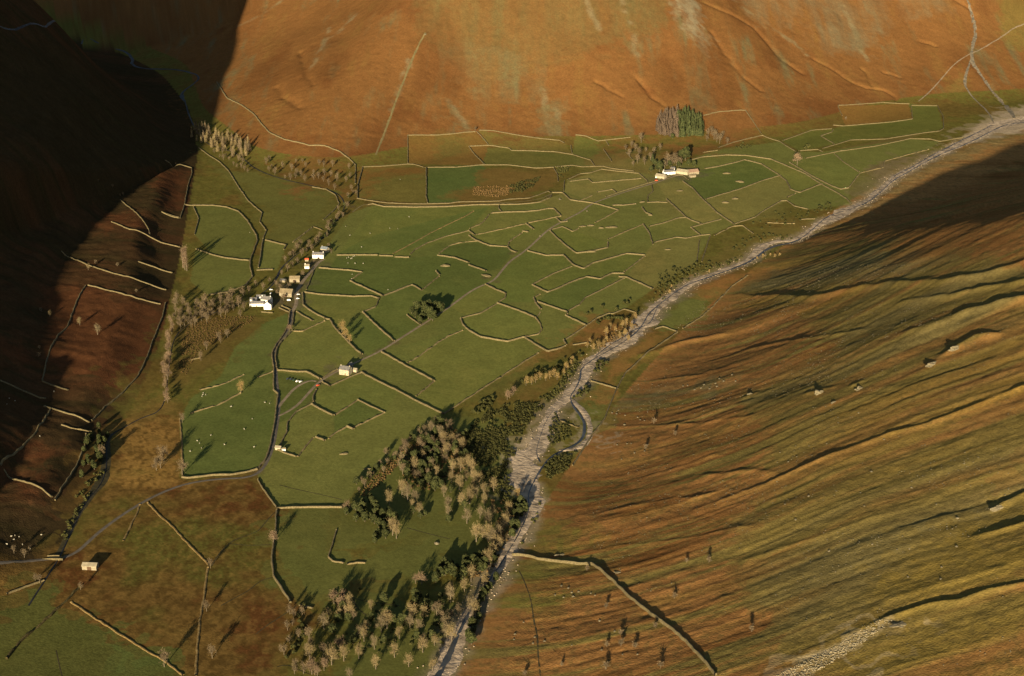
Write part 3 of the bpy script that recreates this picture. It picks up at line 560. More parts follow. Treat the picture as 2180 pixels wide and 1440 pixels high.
ribbon('stream', [(394,216),(400,240),(415,275),(440,308),(478,318),(510,330),(545,362),(600,382),(660,395),(715,408),(735,430),(730,455),(705,480),(690,505),(670,522),(640,535),(615,555),(596,575),(590,592),(578,610),(545,635),(500,652),(450,668),(400,690),(368,720),(358,790),(352,855),(335,880),(300,890),(262,912),(236,925),(226,950),(228,985),(218,1030),(190,1060),(172,1090),(150,1135),(128,1185),(100,1230),(60,1290)], 0, M['dark_water'], .4, 5.0, .3, wpx=[1.6]*17+[3,3,2.5]+[1.5]*13+[1.8,1.8,2,2,2.2,2.2,2.2,2.5])
ribbon('stream', [(2040,-30),(2062,5),(2072,40),(2078,70),(2070,100),(2068,130),(2085,155),(2105,185),(2130,212),(2150,235),(2160,252)], 0, M['gill'], .35, 5.0, .6, wpx=[2,3,3.5,4,4,4,4,4,5,6,6])
ribbon('stream', [(2070,120),(2058,150),(2053,180),(2065,200),(2085,220),(2105,240),(2115,262)], 0, M['gill'], .3, 5.0, .6, wpx=[1.5,3,3,2,2,2,2])
ROAD = [(-60,1202),(20,1196),(70,1193),(130,1189),(165,1176),(200,1142),(240,1110),(300,1071),(350,1046),(400,1029),(460,1020),(520,1018),(548,1010),(568,987),(582,950),(589,910),(593,880),(594,850),(589,815),(587,790),(584,757),(589,737),(604,716),(617,698),(620,680),(621,662)]
ribbon('road', ROAD, 4.4, M['asphalt'], .16, 5.0, .06)
ribbon('farm_track', [(621,664),(632,648),(630,625),(640,605),(655,585),(668,572),(678,558),(690,552)], 6.0, M['track'], .2, 5.0, .15)
ribbon('lane', [(592,886),(606,880),(622,871),(640,857),(660,834),(674,818),(690,806),(722,788),(775,764),(812,747),(860,716),(910,684),(960,652),(1008,615),(1046,601),(1058,590),(1067,578),(1085,556),(1112,539),(1140,515),(1165,490),(1202,469),(1240,450),(1258,434),(1312,415),(1365,398),(1400,388),(1433,376),(1450,372)], 4.2, M['track'], .16, 5.0, .1)
ribbon('lane', [(750,452),(765,440),(780,434),(830,437),(890,438),(960,438),(1040,433),(1105,430),(1150,424),(1172,414)], 3.2, M['grass_path'], .14, 6.0, .2)
ribbon('farm_track', [(593,866),(606,850),(622,832),(640,818),(660,810),(674,812)], 4.6, M['track'], .2, 5.0, .25)
ribbon('footpath', [(906,70),(888,100),(868,150),(848,200),(830,252),(815,290),(800,330)], 4.5, M['grass_path'], .2, 6.0, .4)
ribbon('footpath', [(2240,40),(2170,52),(2130,80),(2095,102),(2050,122),(2018,150),(1985,190),(1955,216)], 3.2, M['track'], .3, 6.0, .3)

for L_ in ([(592,1086),(576,1099),(556,1124),(547,1133),(503,1147),(480,1163),(460,1188),(450,1205)], [(595,1033),(640,1044),(690,1055),(728,1064)], [(866,1124),(910,1136),(958,1148)], [(575,1160),(530,1162),(490,1158)], [(590,1228),(555,1235),(530,1258),(505,1270),(470,1290)],
           [(632,1290),(600,1312),(570,1330),(545,1350)], [(700,1270),(715,1262),(735,1266),(770,1280),(850,1290)], [(752,1275),(760,1295),(782,1312)], [(120,1385),(125,1410),(132,1440)], [(590,1420),(610,1414),(640,1428),(660,1436)], [(1105,1215),(1118,1240),(1132,1285),(1136,1320),(1144,1350),(1146,1400),(1150,1440)]):
    ribbon('ditch', L_, 1.5, M['ditch'], .12, 4.0, .4, nx=3)
# ------------------------------------------------------------------ drystone walls
def wall_mesh(name, W2, width, ht, rough, seed, gaps=0.0, step=2.6):
    c = resample(W2, step); n = len(c); k = np.arange(n)
    c = c.copy(); c[1:-1] += (np.stack([vnoise(k * .5, k * 0.0, seed), vnoise(k * .5, k * 0.0, seed + 9)], 1)[1:-1] - .5) * .8
    t = np.gradient(c, axis=0); t /= np.linalg.norm(t, axis=1)[:, None] + 1e-9; nr = np.stack([-t[:, 1], t[:, 0]], 1)
    h = ht * (1 + rough * (2 * vnoise(k * .63, k * 0.0, seed + 2) - 1) + .25 * rough * (2 * vnoise(k * 2.1, k * 0.0 + 3, seed + 4) - 1)); w = width * (1 + .25 * (2 * vnoise(k * .8, k * 0.0, seed + 5) - 1))
    if gaps: h = np.where(vnoise(k * .42, k * 0.0, seed + 6) < gaps, np.minimum(h, .12 * ht), h); w = w * np.where(h < .2 * ht, 1.15, 1)
    h = np.maximum(h, .1)
    offs = np.array([-.5, -.40, -.30, .30, .40, .5]); hs = np.array([-.6, .62, 1, 1, .62, -.6])
    X = c[:, 0:1] + nr[:, 0:1] * (offs[None] * w[:, None]); Y = c[:, 1:2] + nr[:, 1:2] * (offs[None] * w[:, None])
    z0 = height(c[:, 0], c[:, 1]); Z = z0[:, None] + np.where(hs[None] < 0, hs[None], hs[None] * h[:, None])
    Z[:, 2] += (vnoise(k * 1.7, k * 0.0, seed + 7) - .5) * .25 * rough * 2; Z[:, 3] += (vnoise(k * 1.7, k * 0.0, seed + 8) - .5) * .25 * rough * 2
    m = 6; i = np.arange(n - 1)[:, None] * m + np.arange(m - 1)[None]
    q = np.stack([i, i + m, i + m + 1, i + 1], -1).reshape(-1, 4)[:, ::-1]
    V = np.stack([X, Y, Z], -1).reshape(-1, 3); o = V[:6].mean(0) * [1, 1, 0] + [0, 0, z0[0]]
    caps = np.array([[0, 5, 4, 1], [1, 4, 3, 2]]); capb = caps[:, ::-1] + (n - 1) * m
    return np_mesh(name, V - o, np.vstack([q, caps[:, ::-1], capb[:, ::-1]])), o
STY = {'W': (2.0, 1.6, .14, 0, 'stone', 'drystone_wall', 'wall'), 'T': (1.6, 1.3, .18, 0, 'stone', 'drystone_wall', 'wall'), 'L': (1.9, 1.05, .45, .10, 'old_stone', 'tumbled_wall', 'wall'),
       'B': (2.2, .55, .4, 0, 'bank', 'field_bank', 'bank'), 'I': (1.6, 2.2, .12, 0, 'stone', 'drystone_wall', 'wall'), 'H': (1.9, 1.6, .5, .1, 'hedge', 'hedge', 'hedge')}
M['hedge'] = noise_mat('dark_hedge', (.035,.030,.012), (.075,.058,.022), .8, bump=.2)
WALLS = []
def wall(sty, label, *pts): WALLS.append((sty, label, pts))
W = wall
W('W','long fell wall bending down the orange hillside from the shadow edge to the beck',(461,175),(483,209),(517,226),(542,245),(558,266),(575,284),(606,298),(658,310),(692,311),(724,324),(744,339),(757,352),(756,392))
W('W','short wall closing the west end of the two fields under the fell, beside the beck',(772,356),(767,375),(762,394),(761,423))
W('T','wall along the top of the olive field just west of the bright green field',(772,356),(808,355),(869,350),(883,351),(903,357))
W('T','straight wall on the west side of the rusty half-bracken field under the fell',(868,288),(868,348))
W('T','topmost wall above the rusty half-bracken field, meeting the orange fell',(868,288),(929,288),(960,286),(992,282),(1012,281))
W('T','wall between the orange fell and the topmost strip fields in the middle',(1019,278),(1052,279),(1100,288),(1146,295),(1192,300),(1202,305))
W('T','short slanting wall dropping from the small bare tree on the fell wall',(1015,281),(1028,294),(1040,309))
W('T','stepped wall between the two rows of strip fields below the orange fell',(998,312),(1040,310),(1083,316),(1090,321),(1133,322),(1183,324),(1219,330),(1258,342),(1265,353))
W('T','slanting wall with bracken on its west side, closing the lower strip field',(998,312),(1012,331),(1031,350))
W('T','long wall along the top of the bright green field and the gorse patch',(910,357),(971,357),(1025,352),(1083,352),(1142,359),(1179,357))
W('W','straight wall between the olive and the bright green field below the fell',(907,358),(908,396),(907,417),(910,433))
W('T','north wall of the grassy lane running below the bright green field',(760,423),(787,428),(825,433),(877,435),(910,435),(956,434),(975,431),(1025,430),(1062,429),(1083,425),(1125,423),(1146,416),(1167,408),(1173,411))
W('W','south wall of the grassy lane along the top of the big pasture',(781,437),(794,435),(817,441),(887,442),(950,441),(1012,437),(1104,436),(1129,434),(1149,431),(1171,422),(1174,415))
W('T','stub of wall hanging south from the grassy lane',(1062,438),(1062,445),(1068,452))
W('W','thick wavy wall just south of the grassy lane, ending in a hooked corner',(1045,455),(1069,453),(1100,452),(1115,452),(1146,449),(1167,445),(1179,445),(1194,460))
W('L','dotted remains of a wall curving down from the thick wavy wall by the grassy lane',(1042,456),(1033,469),(1021,479),(1000,487))
W('T','thin curving wall sweeping down through the big pasture to the walled notch',(998,492),(950,504),(908,519),(883,533),(873,542))
W('W','short thick kinked wall at the head of the thin curving wall in the big pasture',(998,492),(1010,501))
W('B','low earthen ridge sweeping across the big pasture above the thin curving wall',(1008,450),(992,460),(956,477),(917,496),(877,519),(837,540))
W('L','broken straight wall rising east from the kinked wall toward the lane',(1010,501),(1054,492),(1115,478),(1123,476),(1179,464),(1194,461))
W('W','thick wall curving along the top of the dark green field to the stony lane',(998,502),(1012,512),(1042,524),(1079,526),(1090,535),(1100,538))
W('L','low wall along the west edge of the dark green field beside the lane',(1015,514),(987,516),(958,523),(935,540))
W('W','thick wall under the dark green field, upper length ending at a step',(931,544),(969,550),(998,560))
W('W','thick wall under the dark green field, lower length, ending at a rubble heap',(998,565),(1035,578))
W('W','straight wall running east from the white farmhouse, first length',(717,544),(804,544))
W('W','short length of wall between two gaps, east of the white farmhouse',(807,545),(837,546))
W('W','loose end of the wall east of the white farmhouse, alone in the pasture',(840,548),(871,549))
W('W','wall leaving the farmyard below the white farmhouse and ending in the open pasture',(679,571),(700,573),(750,577),(771,580))
W('L','tumbled link between two wall ends in the pasture east of the farmyard',(771,580),(746,597))
W('W','slanting wall down the middle of the pasture east of the farmyard',(745,599),(780,615),(815,631))
W('W','wall rising to a hooked end in the pasture above the dark yew clump',(815,631),(837,623),(877,607),(898,619))
W('L','faint tumbled wall from the hooked end towards the oval stone heap',(900,617),(918,602),(935,589))
W('W','tiny isolated stub of wall beside the oval stone heap',(928,578),(936,586))
W('W','wall running east from the lane behind the big tan-roofed barn',(648,623),(683,628),(754,632),(792,631),(806,636))
W('T','crooked wall stepping down the pasture between the farm and the yews',(807,636),(802,650),(798,655),(773,665))
W('W','straight slanting wall ending at the stony lane below the yews',(772,665),(804,696),(839,727))
W('W','wall with a golden tree on it, running down towards the big pale house',(693,680),(702,681),(710,694),(723,710),(744,731),(756,744),(771,755))
W('T','short wall on the southwest side of the dark yew clump',(866,671),(880,682),(894,692))
W('W','long wall slanting away from the lane across the lower middle pastures',(812,750),(846,769),(867,781),(900,798),(923,811))
W('L','long line of tumbled stones crossing the pasture below the yews',(985,704),(958,715),(929,732),(908,748),(881,766),(867,773))
W('W','curved south wall of the big oval field',(981,679),(985,692),(998,704),(1023,718),(1079,728),(1115,719))
W('L','lumpy east end wall of the big oval field',(1115,719),(1146,712),(1154,702),(1150,690),(1140,677))
W('W','straight north wall of the big oval field',(1059,646),(1104,662),(1140,677))
W('T','thin wall from the west tip of the big oval field up to its north wall',(1058,647),(1037,660),(1021,669),(996,674),(981,679))
W('W','wall slanting from the lane bend beside the rubble heap into the pastures',(1033,606),(1055,617),(1077,626))
W('L','short dark link down to the north wall of the big oval field',(1077,626),(1075,635),(1060,645))
W('W','wavy thick wall leaving the lane and dipping to a sharp corner',(1123,535),(1162,545),(1200,544),(1221,565),(1242,573),(1260,562),(1302,550),(1333,541),(1373,544))
W('T','thin wall dropping west from the wavy thick wall to a blunt corner',(1217,568),(1177,584),(1133,607))
W('W','long rising wall through the middle of the eastern pastures with a flat top end',(1133,607),(1165,623),(1187,615),(1217,601),(1248,590),(1277,595),(1302,583),(1329,583))
W('L','tumbled wall joining the ends of the two long eastern walls',(1373,546),(1354,560),(1329,579))
W('W','wall slanting down to the riverside gorse on the eastern edge',(1317,590),(1333,591),(1390,616))
W('T','thin wall curving through the pasture above the riverside bushes',(1329,593),(1292,612),(1246,635),(1233,650),(1210,662))
W('W','wall along the north side of the pasture with a bracken corner',(1144,643),(1175,654),(1208,665),(1208,670))
W('W','wall slanting down to the river pasture, east of the bracken corner',(1204,672),(1226,683),(1249,694))
W('W','thick rubble wall bulging beside the bracken corner',(1136,635),(1143,650),(1152,659))
W('L','ragged end of the rubble wall above the bracken corner',(1150,627),(1136,635))
W('L','tumbled stones below the bracken corner, joining the oval field',(1150,665),(1144,675))
W('T','crooked wall above the riverside bushes, ending at the gravel',(1248,694),(1271,678),(1296,668),(1304,669),(1329,659),(1354,667))
W('T','wall along the upper edge of the orange riverside strip',(1248,694),(1225,710),(1202,725))
W('W','tiny thick stub at the tip of the orange riverside strip',(1200,725),(1206,735))
W('W','V-shaped wall under the big oval field, against the orange strip',(1204,737),(1185,745),(1165,749),(1140,734),(1117,719))
W('T','short wall pointing at the golden riverside trees',(1219,735),(1248,731))
W('L','long straight boundary along the riverside strip, edged with bracken',(1146,752),(1083,792),(1000,846),(944,882))
W('W','long wall running southeast from the big pale house to the wood',(769,793),(781,800),(849,834),(878,850),(944,882))
W('L','faint wall joining two long slanting walls in the lower pastures',(925,812),(905,829),(886,844))
W('T','garden wall on the lower side of the big pale house',(702,823),(735,808),(769,794))
W('T','short garden wall at the foot of the garden of the big pale house',(686,813),(702,823))
W('T','garden wall on the upper side of the big pale house',(684,808),(700,797),(718,787))
W('W','curved wall above the parked cars on the green',(590,789),(606,790),(634,793),(653,792),(682,808))
W('W','long wall along the west side of the road from the inn past the green',(617,664),(614,691),(608,707),(588,735),(579,753),(583,787),(583,810),(583,831),(592,840),(589,865),(586,891),(580,925),(574,957),(565,980),(547,1000))
W('T','wall on the east side of the road leaving the inn, upper length',(626,664),(623,694))
W('W','wall on the east side of the road at the bend above the green',(622,705),(599,728),(590,742),(586,760),(590,787))
W('W','wall along the foot of the bright green west field, beside the road',(547,1000),(520,1007),(492,1012),(453,1012),(400,1019),(387,1017))
W('W','short thick wall on the east side of the green with a gap',(673,831),(666,847),(667,856))
W('W','thick rubble wall running into the pasture from the green',(664,861),(675,868),(692,877),(710,885))
W('T','wall curving round the south side of the green to the small pale shed',(664,861),(631,877),(618,893),(611,902),(611,920),(599,941),(597,950))
W('L','dotted wall line rising to a field corner below the big pale house',(712,885),(737,869),(762,852))
W('T','thin straight wall on the upper side of the small sunken enclosure',(762,852),(790,866),(819,879))
W('L','tumbled wall under the small sunken enclosure',(819,879),(786,895),(753,911))
W('W','tiny kinked wall stub below the small sunken enclosure',(753,915),(739,909))
W('L','dotted wall stepping down from the kinked stub',(739,909),(712,923),(700,935))
W('W','short thick isolated wall in the lower pasture near the shed',(672,931),(692,939))
W('L','dotted stones curving down to the corner by the shed',(668,932),(652,950),(634,973))
W('T','thin wall running from the small pale shed to the field corner',(588,957),(606,965),(631,973))
W('T','wall slanting down from the road corner to the three-way wall junction',(549,1021),(560,1042),(590,1083))
W('W','straight wall running level from the three-way junction to the wood',(592,1083),(620,1082),(670,1081),(728,1081))
W('W','long curved wall dropping south from the three-way junction',(589,1087),(586,1133),(580,1179),(579,1197),(583,1227),(602,1257),(615,1278),(618,1284))
W('T','hook-shaped wall in the clearing west of the wood',(716,1129),(709,1156),(699,1188),(709,1196),(732,1200))
W('L','low broken wall east of the hook-shaped wall',(738,1202),(760,1199),(778,1199))
W('T','short wall by the ditch junction at the southern clearing',(637,1289),(666,1296))
W('B','straight grassy bank slanting across the brown rough pasture',(314,1070),(339,1096),(376,1130),(390,1147),(446,1204))
W('B','grassy bank running straight down the picture from the bank junction',(443,1208),(441,1216),(434,1270),(425,1322),(418,1407),(417,1440))
W('B','long straight bank along the corner of the dark southern field',(151,1282),(175,1298),(236,1338),(307,1383),(349,1407),(390,1438))
W('B','faint bank running from the road past the lone barn',(298,1075),(288,1100),(262,1152))
W('H','dark ragged hedge line slanting away below the lone barn',(170,1251),(132,1289),(94,1324),(47,1364),(14,1404))
W('T','low wall southwest of the lone barn on the dark field edge',(14,1265),(80,1242),(94,1237))
W('T','curved wall high on the western slope, at the edge of the shade',(256,426),(281,446),(302,467),(317,490),(319,502))
W('T','long wall slanting down the western slope to the tall brown trees',(237,473),(277,490),(317,504),(383,527))
W('T','short level wall just above the long slanting wall on the western slope',(344,452),(381,465))
W('T','wall coming out of deep shade and down to the beck wood, rough and bushy',(131,536),(150,548),(187,566),(229,579),(271,590),(292,597),(354,618))
W('T','short wall across the shaded strip below the tall brown trees',(294,558),(330,570),(367,582))
W('T','wall along the top of the red bracken enclosure',(187,608),(237,621),(292,636),(342,648))
W('T','crooked wall down the west side of the red bracken enclosure',(182,609),(167,633),(152,673),(144,696),(125,712),(112,735),(102,758),(90,810))
W('T','short wall at the bottom corner of the red bracken enclosure',(90,813),(117,824),(145,832))
W('T','pale wall entering from the shaded edge below the red bracken enclosure',(0,811),(42,829),(98,848))
W('T','pale wall dropping to the dark beck below the red bracken enclosure',(94,865),(137,880),(190,900))
W('T','long dark wall curving along the foot of the western slope',(352,646),(346,675),(325,727),(310,769),(292,804),(259,839),(225,866),(195,896))
W('T','straight wall through the lowest red bracken patch on the western slope',(9,1002),(57,1029),(110,1059))
W('L','dark wall running down the shaded slope to the lowest red bracken',(108,871),(90,900),(73,924),(41,958),(0,990))
W('T','wall beside the dark beck at the foot of the shaded slope',(183,924),(181,951),(160,997),(138,1030),(117,1066))
W('L','low broken wall just below the pale wall by the dark beck',(131,905),(160,914),(195,920))
W('W','big curved wall round the top of the round western field',(393,437),(412,438),(454,438),(483,442),(508,451),(527,471),(546,502),(548,512),(533,554))
W('T','crooked wall from the high corner down to the round western field',(351,342),(387,352),(408,358),(409,369),(400,396),(393,435))
W('T','short dark wall below the corner of the round western field',(393,437),(383,465))
W('T','inner west wall of the round western field',(412,441),(423,467),(418,485),(414,500))
W('T','level wall end west of the round western field',(350,454),(381,463))
W('W','wall between the round western field and the field below it',(417,531),(454,544),(479,550),(531,556))
W('W','curved wall round the lower western field beside the beck',(533,554),(533,573),(538,590),(521,610),(485,623),(444,629))
W('T','west wall of the old green lane coming down from the beck trees',(423,315),(444,331),(467,345),(487,365),(510,402),(529,429),(558,454),(553,473),(567,492),(560,508))
W('W','wall along the narrow green lane west of the small square field',(560,510),(556,535),(554,552),(550,571))
W('W','wall along the top of the small square field by the beck',(565,512),(585,517),(610,523),(604,532))
W('W','bottom wall of the small square field',(546,576),(581,575))
W('T','curved wall at the rounded end of the field below the scrub trees',(665,399),(694,404),(715,416),(722,435),(712,448),(688,469))
W('L','faint wall beside the beck trees above the small square field',(623,517),(645,500),(667,483),(687,491))
W('W','wall round the yard east of the inn, bending away to the golden tree',(644,625),(646,650),(655,658),(673,669),(693,679))
W('T','wall along the farm track between the barns',(669,575),(660,598),(652,617))
W('T','upper wall of the short drive east of the inn',(600,652),(610,656),(619,660))
W('T','lower wall of the short drive east of the inn',(594,656),(605,661),(617,666))
W('L','low wall round the triangular plot below the inn yard',(691,684),(666,695),(643,707),(625,706))
W('T','thin wall across the triangular plot below the inn yard',(631,664),(648,674),(666,684))
W('T','short garden wall in front of the white inn',(556,665),(581,667))
W('L','upper faint wall line across the bright green west field',(425,831),(466,822),(495,810),(519,798))
W('L','lower faint wall line across the bright green west field, past a round tree',(405,881),(440,870),(466,862),(512,838))
W('L','short faint wall near the road in the bright green west field',(549,804),(581,792))
W('L','short broken wall at the rough upper edge of the west field',(400,769),(425,763))
W('B','bank down the west edge of the bright green west field',(383,892),(387,937),(388,980),(389,1018))
W('T','irregular top wall of the long field west of the far farm',(1208,383),(1235,371),(1256,369),(1281,361),(1312,365),(1360,370),(1377,385),(1379,390))
W('T','wall across the long field west of the far farm, with a kink',(1212,387),(1252,382),(1262,390),(1365,381))
W('T','short wall down the west end of the long field, opposite the gorse patch',(1202,385),(1200,400),(1200,408))
W('W','wall with a flat top running from the boulder field across the lane to a point',(1175,411),(1198,411),(1215,427),(1262,433),(1292,441),(1317,448))
W('L','broken wall north of the lane below the long field',(1235,428),(1260,417))
W('T','hooked wall north of the lane below the long field',(1271,410),(1304,404),(1312,411))
W('T','wall beside the lane up to the far farm',(1290,420),(1312,412),(1365,395),(1387,389),(1433,373),(1454,374),(1465,383))
W('T','wall at the east end of the gorse patch',(1179,358),(1187,373),(1188,387))
W('T','wall from the gorse patch to the trees west of the far farm',(1181,356),(1221,353),(1237,356),(1285,355),(1304,360),(1350,365))
W('T','rounded wall round the top of the small green field by the dark ring mark',(1225,288),(1246,290),(1273,301),(1290,299),(1342,293))
W('T','short wall dropping from the rounded top wall into bracken',(1290,300),(1296,311))
W('T','lower slanting wall in the bracken west of the far farm',(1285,319),(1294,332),(1302,344))
W('T','short wall among the brown trees west of the far farm',(1333,325),(1346,340))
W('T','tiny wall at the west side of the small rounded green field',(1215,310),(1218,327))
W('W','wall slanting down the olive field in front of the far farm',(1419,425),(1440,444),(1462,465),(1475,471),(1492,477))
W('T','wall along the top of the bracken enclosure beside the conifer plantation',(1496,247),(1527,239),(1587,235))
W('T','wall down the east side of the bracken enclosure beside the plantation',(1587,235),(1604,260),(1621,285))
W('T','fell wall behind the far farm, rising to the enclosure corner',(1529,315),(1560,304),(1583,298),(1623,289))
W('T','fell wall east of the enclosure corner, falling to the round pink tree',(1623,289),(1660,302),(1675,312),(1694,323))
W('L','short broken wall behind the far farm',(1496,325),(1527,321))
W('W','long sweeping outer wall from the far farm down to the river',(1465,343),(1496,335),(1548,331),(1587,332),(1642,340),(1689,360),(1715,371),(1747,392),(1780,410),(1802,424),(1813,437))
W('W','S-shaped wall bounding the dark green field east of the far farm',(1500,360),(1527,356),(1569,346),(1585,341),(1621,350),(1658,373),(1675,387),(1683,404),(1702,411),(1750,392))
W('T','straight wall along the lower side of the dark green field east of the far farm',(1502,425),(1579,402),(1621,386),(1662,374))
W('W','long diagonal wall from the far farm down to the gorse by the river',(1454,387),(1475,402),(1496,425),(1527,454),(1545,466),(1562,478))
W('T','wall along the river side of the field with two stone heaps',(1562,478),(1608,463),(1621,453),(1662,429),(1675,428))
W('L','short faint wall beside the end of the river side wall',(1675,421),(1694,412))
W('T','wall curving into the rough riverside grass beyond the two heaps',(1675,428),(1692,440),(1721,446))
W('T','wall joining the two diagonal walls above the riverside triangle',(1471,485),(1496,478),(1535,468))
W('W','short thick diagonal end at the corner of the riverside pastures',(1471,485),(1480,493),(1492,502))
W('W','curved thick wall in the far pastures shaped like a bracket',(1369,478),(1383,498),(1390,521))
W('T','wall with stone lumps rising to the olive field before the far farm',(1381,483),(1415,475),(1444,465),(1460,464))
W('L','long low wall line rising from the hooked end to the bracket-shaped wall',(1294,510),(1350,486),(1369,478))
W('T','wavy wall along the top of the riverside pasture',(1393,517),(1440,506),(1460,508),(1492,502),(1512,500))
W('T','western side of the narrow bracken strip leading to the river',(1489,512),(1487,535),(1483,558))
W('T','eastern side of the narrow bracken strip leading to the river',(1512,502),(1503,530),(1494,558))
W('L','hump-shaped bank wall in the riverside rough grass',(1521,502),(1558,483),(1581,481),(1604,498))
W('L','faint level wall in the gorse by the river bend',(1633,475),(1665,476),(1692,477))
W('T','short level wall ending at the square gravel bank',(1704,468),(1735,467))
W('T','level wall at the top of a small field before the far farm',(1377,432),(1400,431),(1421,432))
W('T','short crooked wall beside the lane junction at the far farm',(1387,394),(1390,408),(1379,418),(1379,431))
W('W','curled thick wall ending in a stone lump in the far pastures',(1367,442),(1375,454),(1387,458))
W('W','big thick wall east of the lane curving to a hooked end with lumps',(1171,492),(1187,508),(1208,526),(1227,540),(1260,536),(1294,528),(1294,517))
W('T','zigzag wall from the lane to the row of stone heaps',(1173,490),(1198,483),(1219,494),(1232,487))
W('W','lumpy level wall east of the pointed wall end',(1304,438),(1327,438),(1354,435))
W('L','faint wall from the pointed wall end down to the row of stone heaps',(1315,449),(1290,463),(1267,475))
W('W','small slanting wall beside the lane above the dark green field',(1120,477),(1136,489))
W('W','tiny wall stub beside the lane, west of the small slanting wall',(1112,493),(1125,495))
W('L','tumbled wall curving down beside the lane to the dark green field',(1112,496),(1095,507),(1083,517),(1081,524))
W('W','short hooked wall ending at the lane below the thick wavy wall',(1184,465),(1194,474),(1208,472))
W('T','fell wall along the top of the far green field with a dark bush',(1666,300),(1695,290),(1728,278),(1771,275))
W('T','wall along the top of the long bracken enclosure at the valley head',(1784,225),(1835,222),(1879,219),(1936,222))
W('T','rounded wall closing the last green field up the valley',(1940,225),(1996,226),(2008,249),(2009,274),(2000,280),(1965,284),(1883,297),(1811,299),(1751,317))
W('T','short west end wall of the long bracken enclosure at the valley head',(1784,227),(1793,247))
W('T','wall along the bottom of the long bracken enclosure and up its east end',(1773,267),(1794,269),(1844,265),(1903,260),(1943,254),(1940,227))
W('T','notched wall in the far green fields, shaped like an arrow head',(1774,277),(1771,282),(1747,290),(1776,307))
W('T','short wall behind the round pink tree in the far fields',(1702,322),(1741,319),(1751,324))
W('T','long wall along the top of the last fields before the river gravel',(1714,338),(1786,323),(1864,312),(1938,296),(1981,297),(2000,302),(2049,294))
W('T','wall dividing the two last fields before the river gravel',(1776,328),(1796,346),(1829,367))
W('W','inner wall of the double-walled lane, falling from the pink tree towards the river',(1681,347),(1728,375),(1774,398),(1790,404),(1806,401))
W('L','ragged bank wall between the last fields and the river gravel',(1806,401),(1831,369),(1881,357),(1883,344),(1926,332),(1977,319))
W('I','great intake wall climbing the eastern fell from the river, in the foreground',(1090,1183),(1113,1183),(1146,1191),(1201,1199),(1262,1202),(1302,1235),(1340,1271),(1391,1312),(1441,1349),(1464,1370),(1489,1397),(1524,1439))
W('T','thin fell wall along the foot of the eastern slope above the river loop',(1442,708),(1375,754),(1331,796),(1312,831),(1285,896),(1262,925),(1240,960),(1219,992))
W('T','short wall across the green patch on the east bank of the river',(1392,702),(1412,696),(1442,707))
W('T','short wall from the gravel to the thin fell wall on the east bank',(1258,812),(1285,820),(1315,829))
W('L','faint fence line at the foot of the eastern slope above the green patch',(1592,587),(1558,610),(1517,654),(1496,673),(1454,700))
W('L','thin wall remnant on the island between the river channels',(1192,898),(1212,904),(1232,911))
GROUPS = {'drystone_wall': 'drystone walls of the valley fields', 'tumbled_wall': 'tumbled walls of the valley fields', 'field_bank': 'banks round the fields', 'hedge': None}
_all = np.concatenate([np.array(p, float) for _, _, p in WALLS]); _g = ground_at(_all); _i = 0
for k, (sty, label, pts) in enumerate(WALLS):
    P = _g[_i:_i + len(pts), :2]; _i += len(pts)
    wd, ht, rg, gp, mt, nm, cat = STY[sty]
    me, o = wall_mesh(nm, P, wd, ht, rg, 1000 + 13 * k, gp)
    ob = tag(link(nm, me, loc=o, mat=M[mt]), label, cat, GROUPS[nm]); ob['kind'] = 'thing'
# ------------------------------------------------------------------ trees and bushes
M['bark'] = noise_mat('bark', (.085,.068,.045), (.150,.120,.080), 1.5)
def leafmat(name, c0, c1, vary=.18): return noise_mat(name, c0, c1, .45, vary=vary, detail=3)
M['pale_twigs'] = leafmat('pale_twigs', (.138,.104,.048), (.225,.172,.086))
M['ash_twigs'] = leafmat('ash_twigs', (.100,.078,.042), (.170,.134,.076))
M['brown_twigs'] = leafmat('brown_twigs', (.090,.066,.038), (.160,.120,.070))
M['pink_twigs'] = leafmat('pink_twigs', (.125,.084,.050), (.195,.138,.086))
M['gold_twigs'] = leafmat('gold_twigs', (.165,.112,.042), (.250,.178,.072))
M['larch_twigs'] = leafmat('larch_twigs', (.070,.050,.034), (.125,.090,.060))
M['evergreen'] = leafmat('evergreen_leaves', (.020,.026,.009), (.052,.055,.018))
M['spruce'] = leafmat('spruce_needles', (.024,.032,.012), (.060,.066,.024))
M['gorse'] = leafmat('gorse_leaves', (.026,.028,.009), (.072,.068,.020))
M['bracken_clump'] = leafmat('dead_bracken', (.080,.052,.022), (.140,.085,.032))
def quads_at(P, N_, sx, sy, r):
    """small leaf sprays: centre, rough outward normal, half sizes"""
    n = len(P); N_ = N_ + r.normal(0, .55, (n, 3)); N_ /= np.linalg.norm(N_, axis=1)[:, None]
    a = np.cross(N_, r.normal(0, 1, (n, 3))); a /= np.linalg.norm(a, axis=1)[:, None] + 1e-9; b = np.cross(N_, a)
    sx = sx * r.uniform(.6, 1.35, (n, 1)); sy = sy * r.uniform(.6, 1.35, (n, 1))
    V = np.stack([P - a * sx - b * sy, P + a * sx - b * sy * .7, P + a * sx * .8 + b * sy, P - a * sx * .9 + b * sy * .8], 1).reshape(-1, 3)
    return V, np.arange(n * 4).reshape(-1, 4)
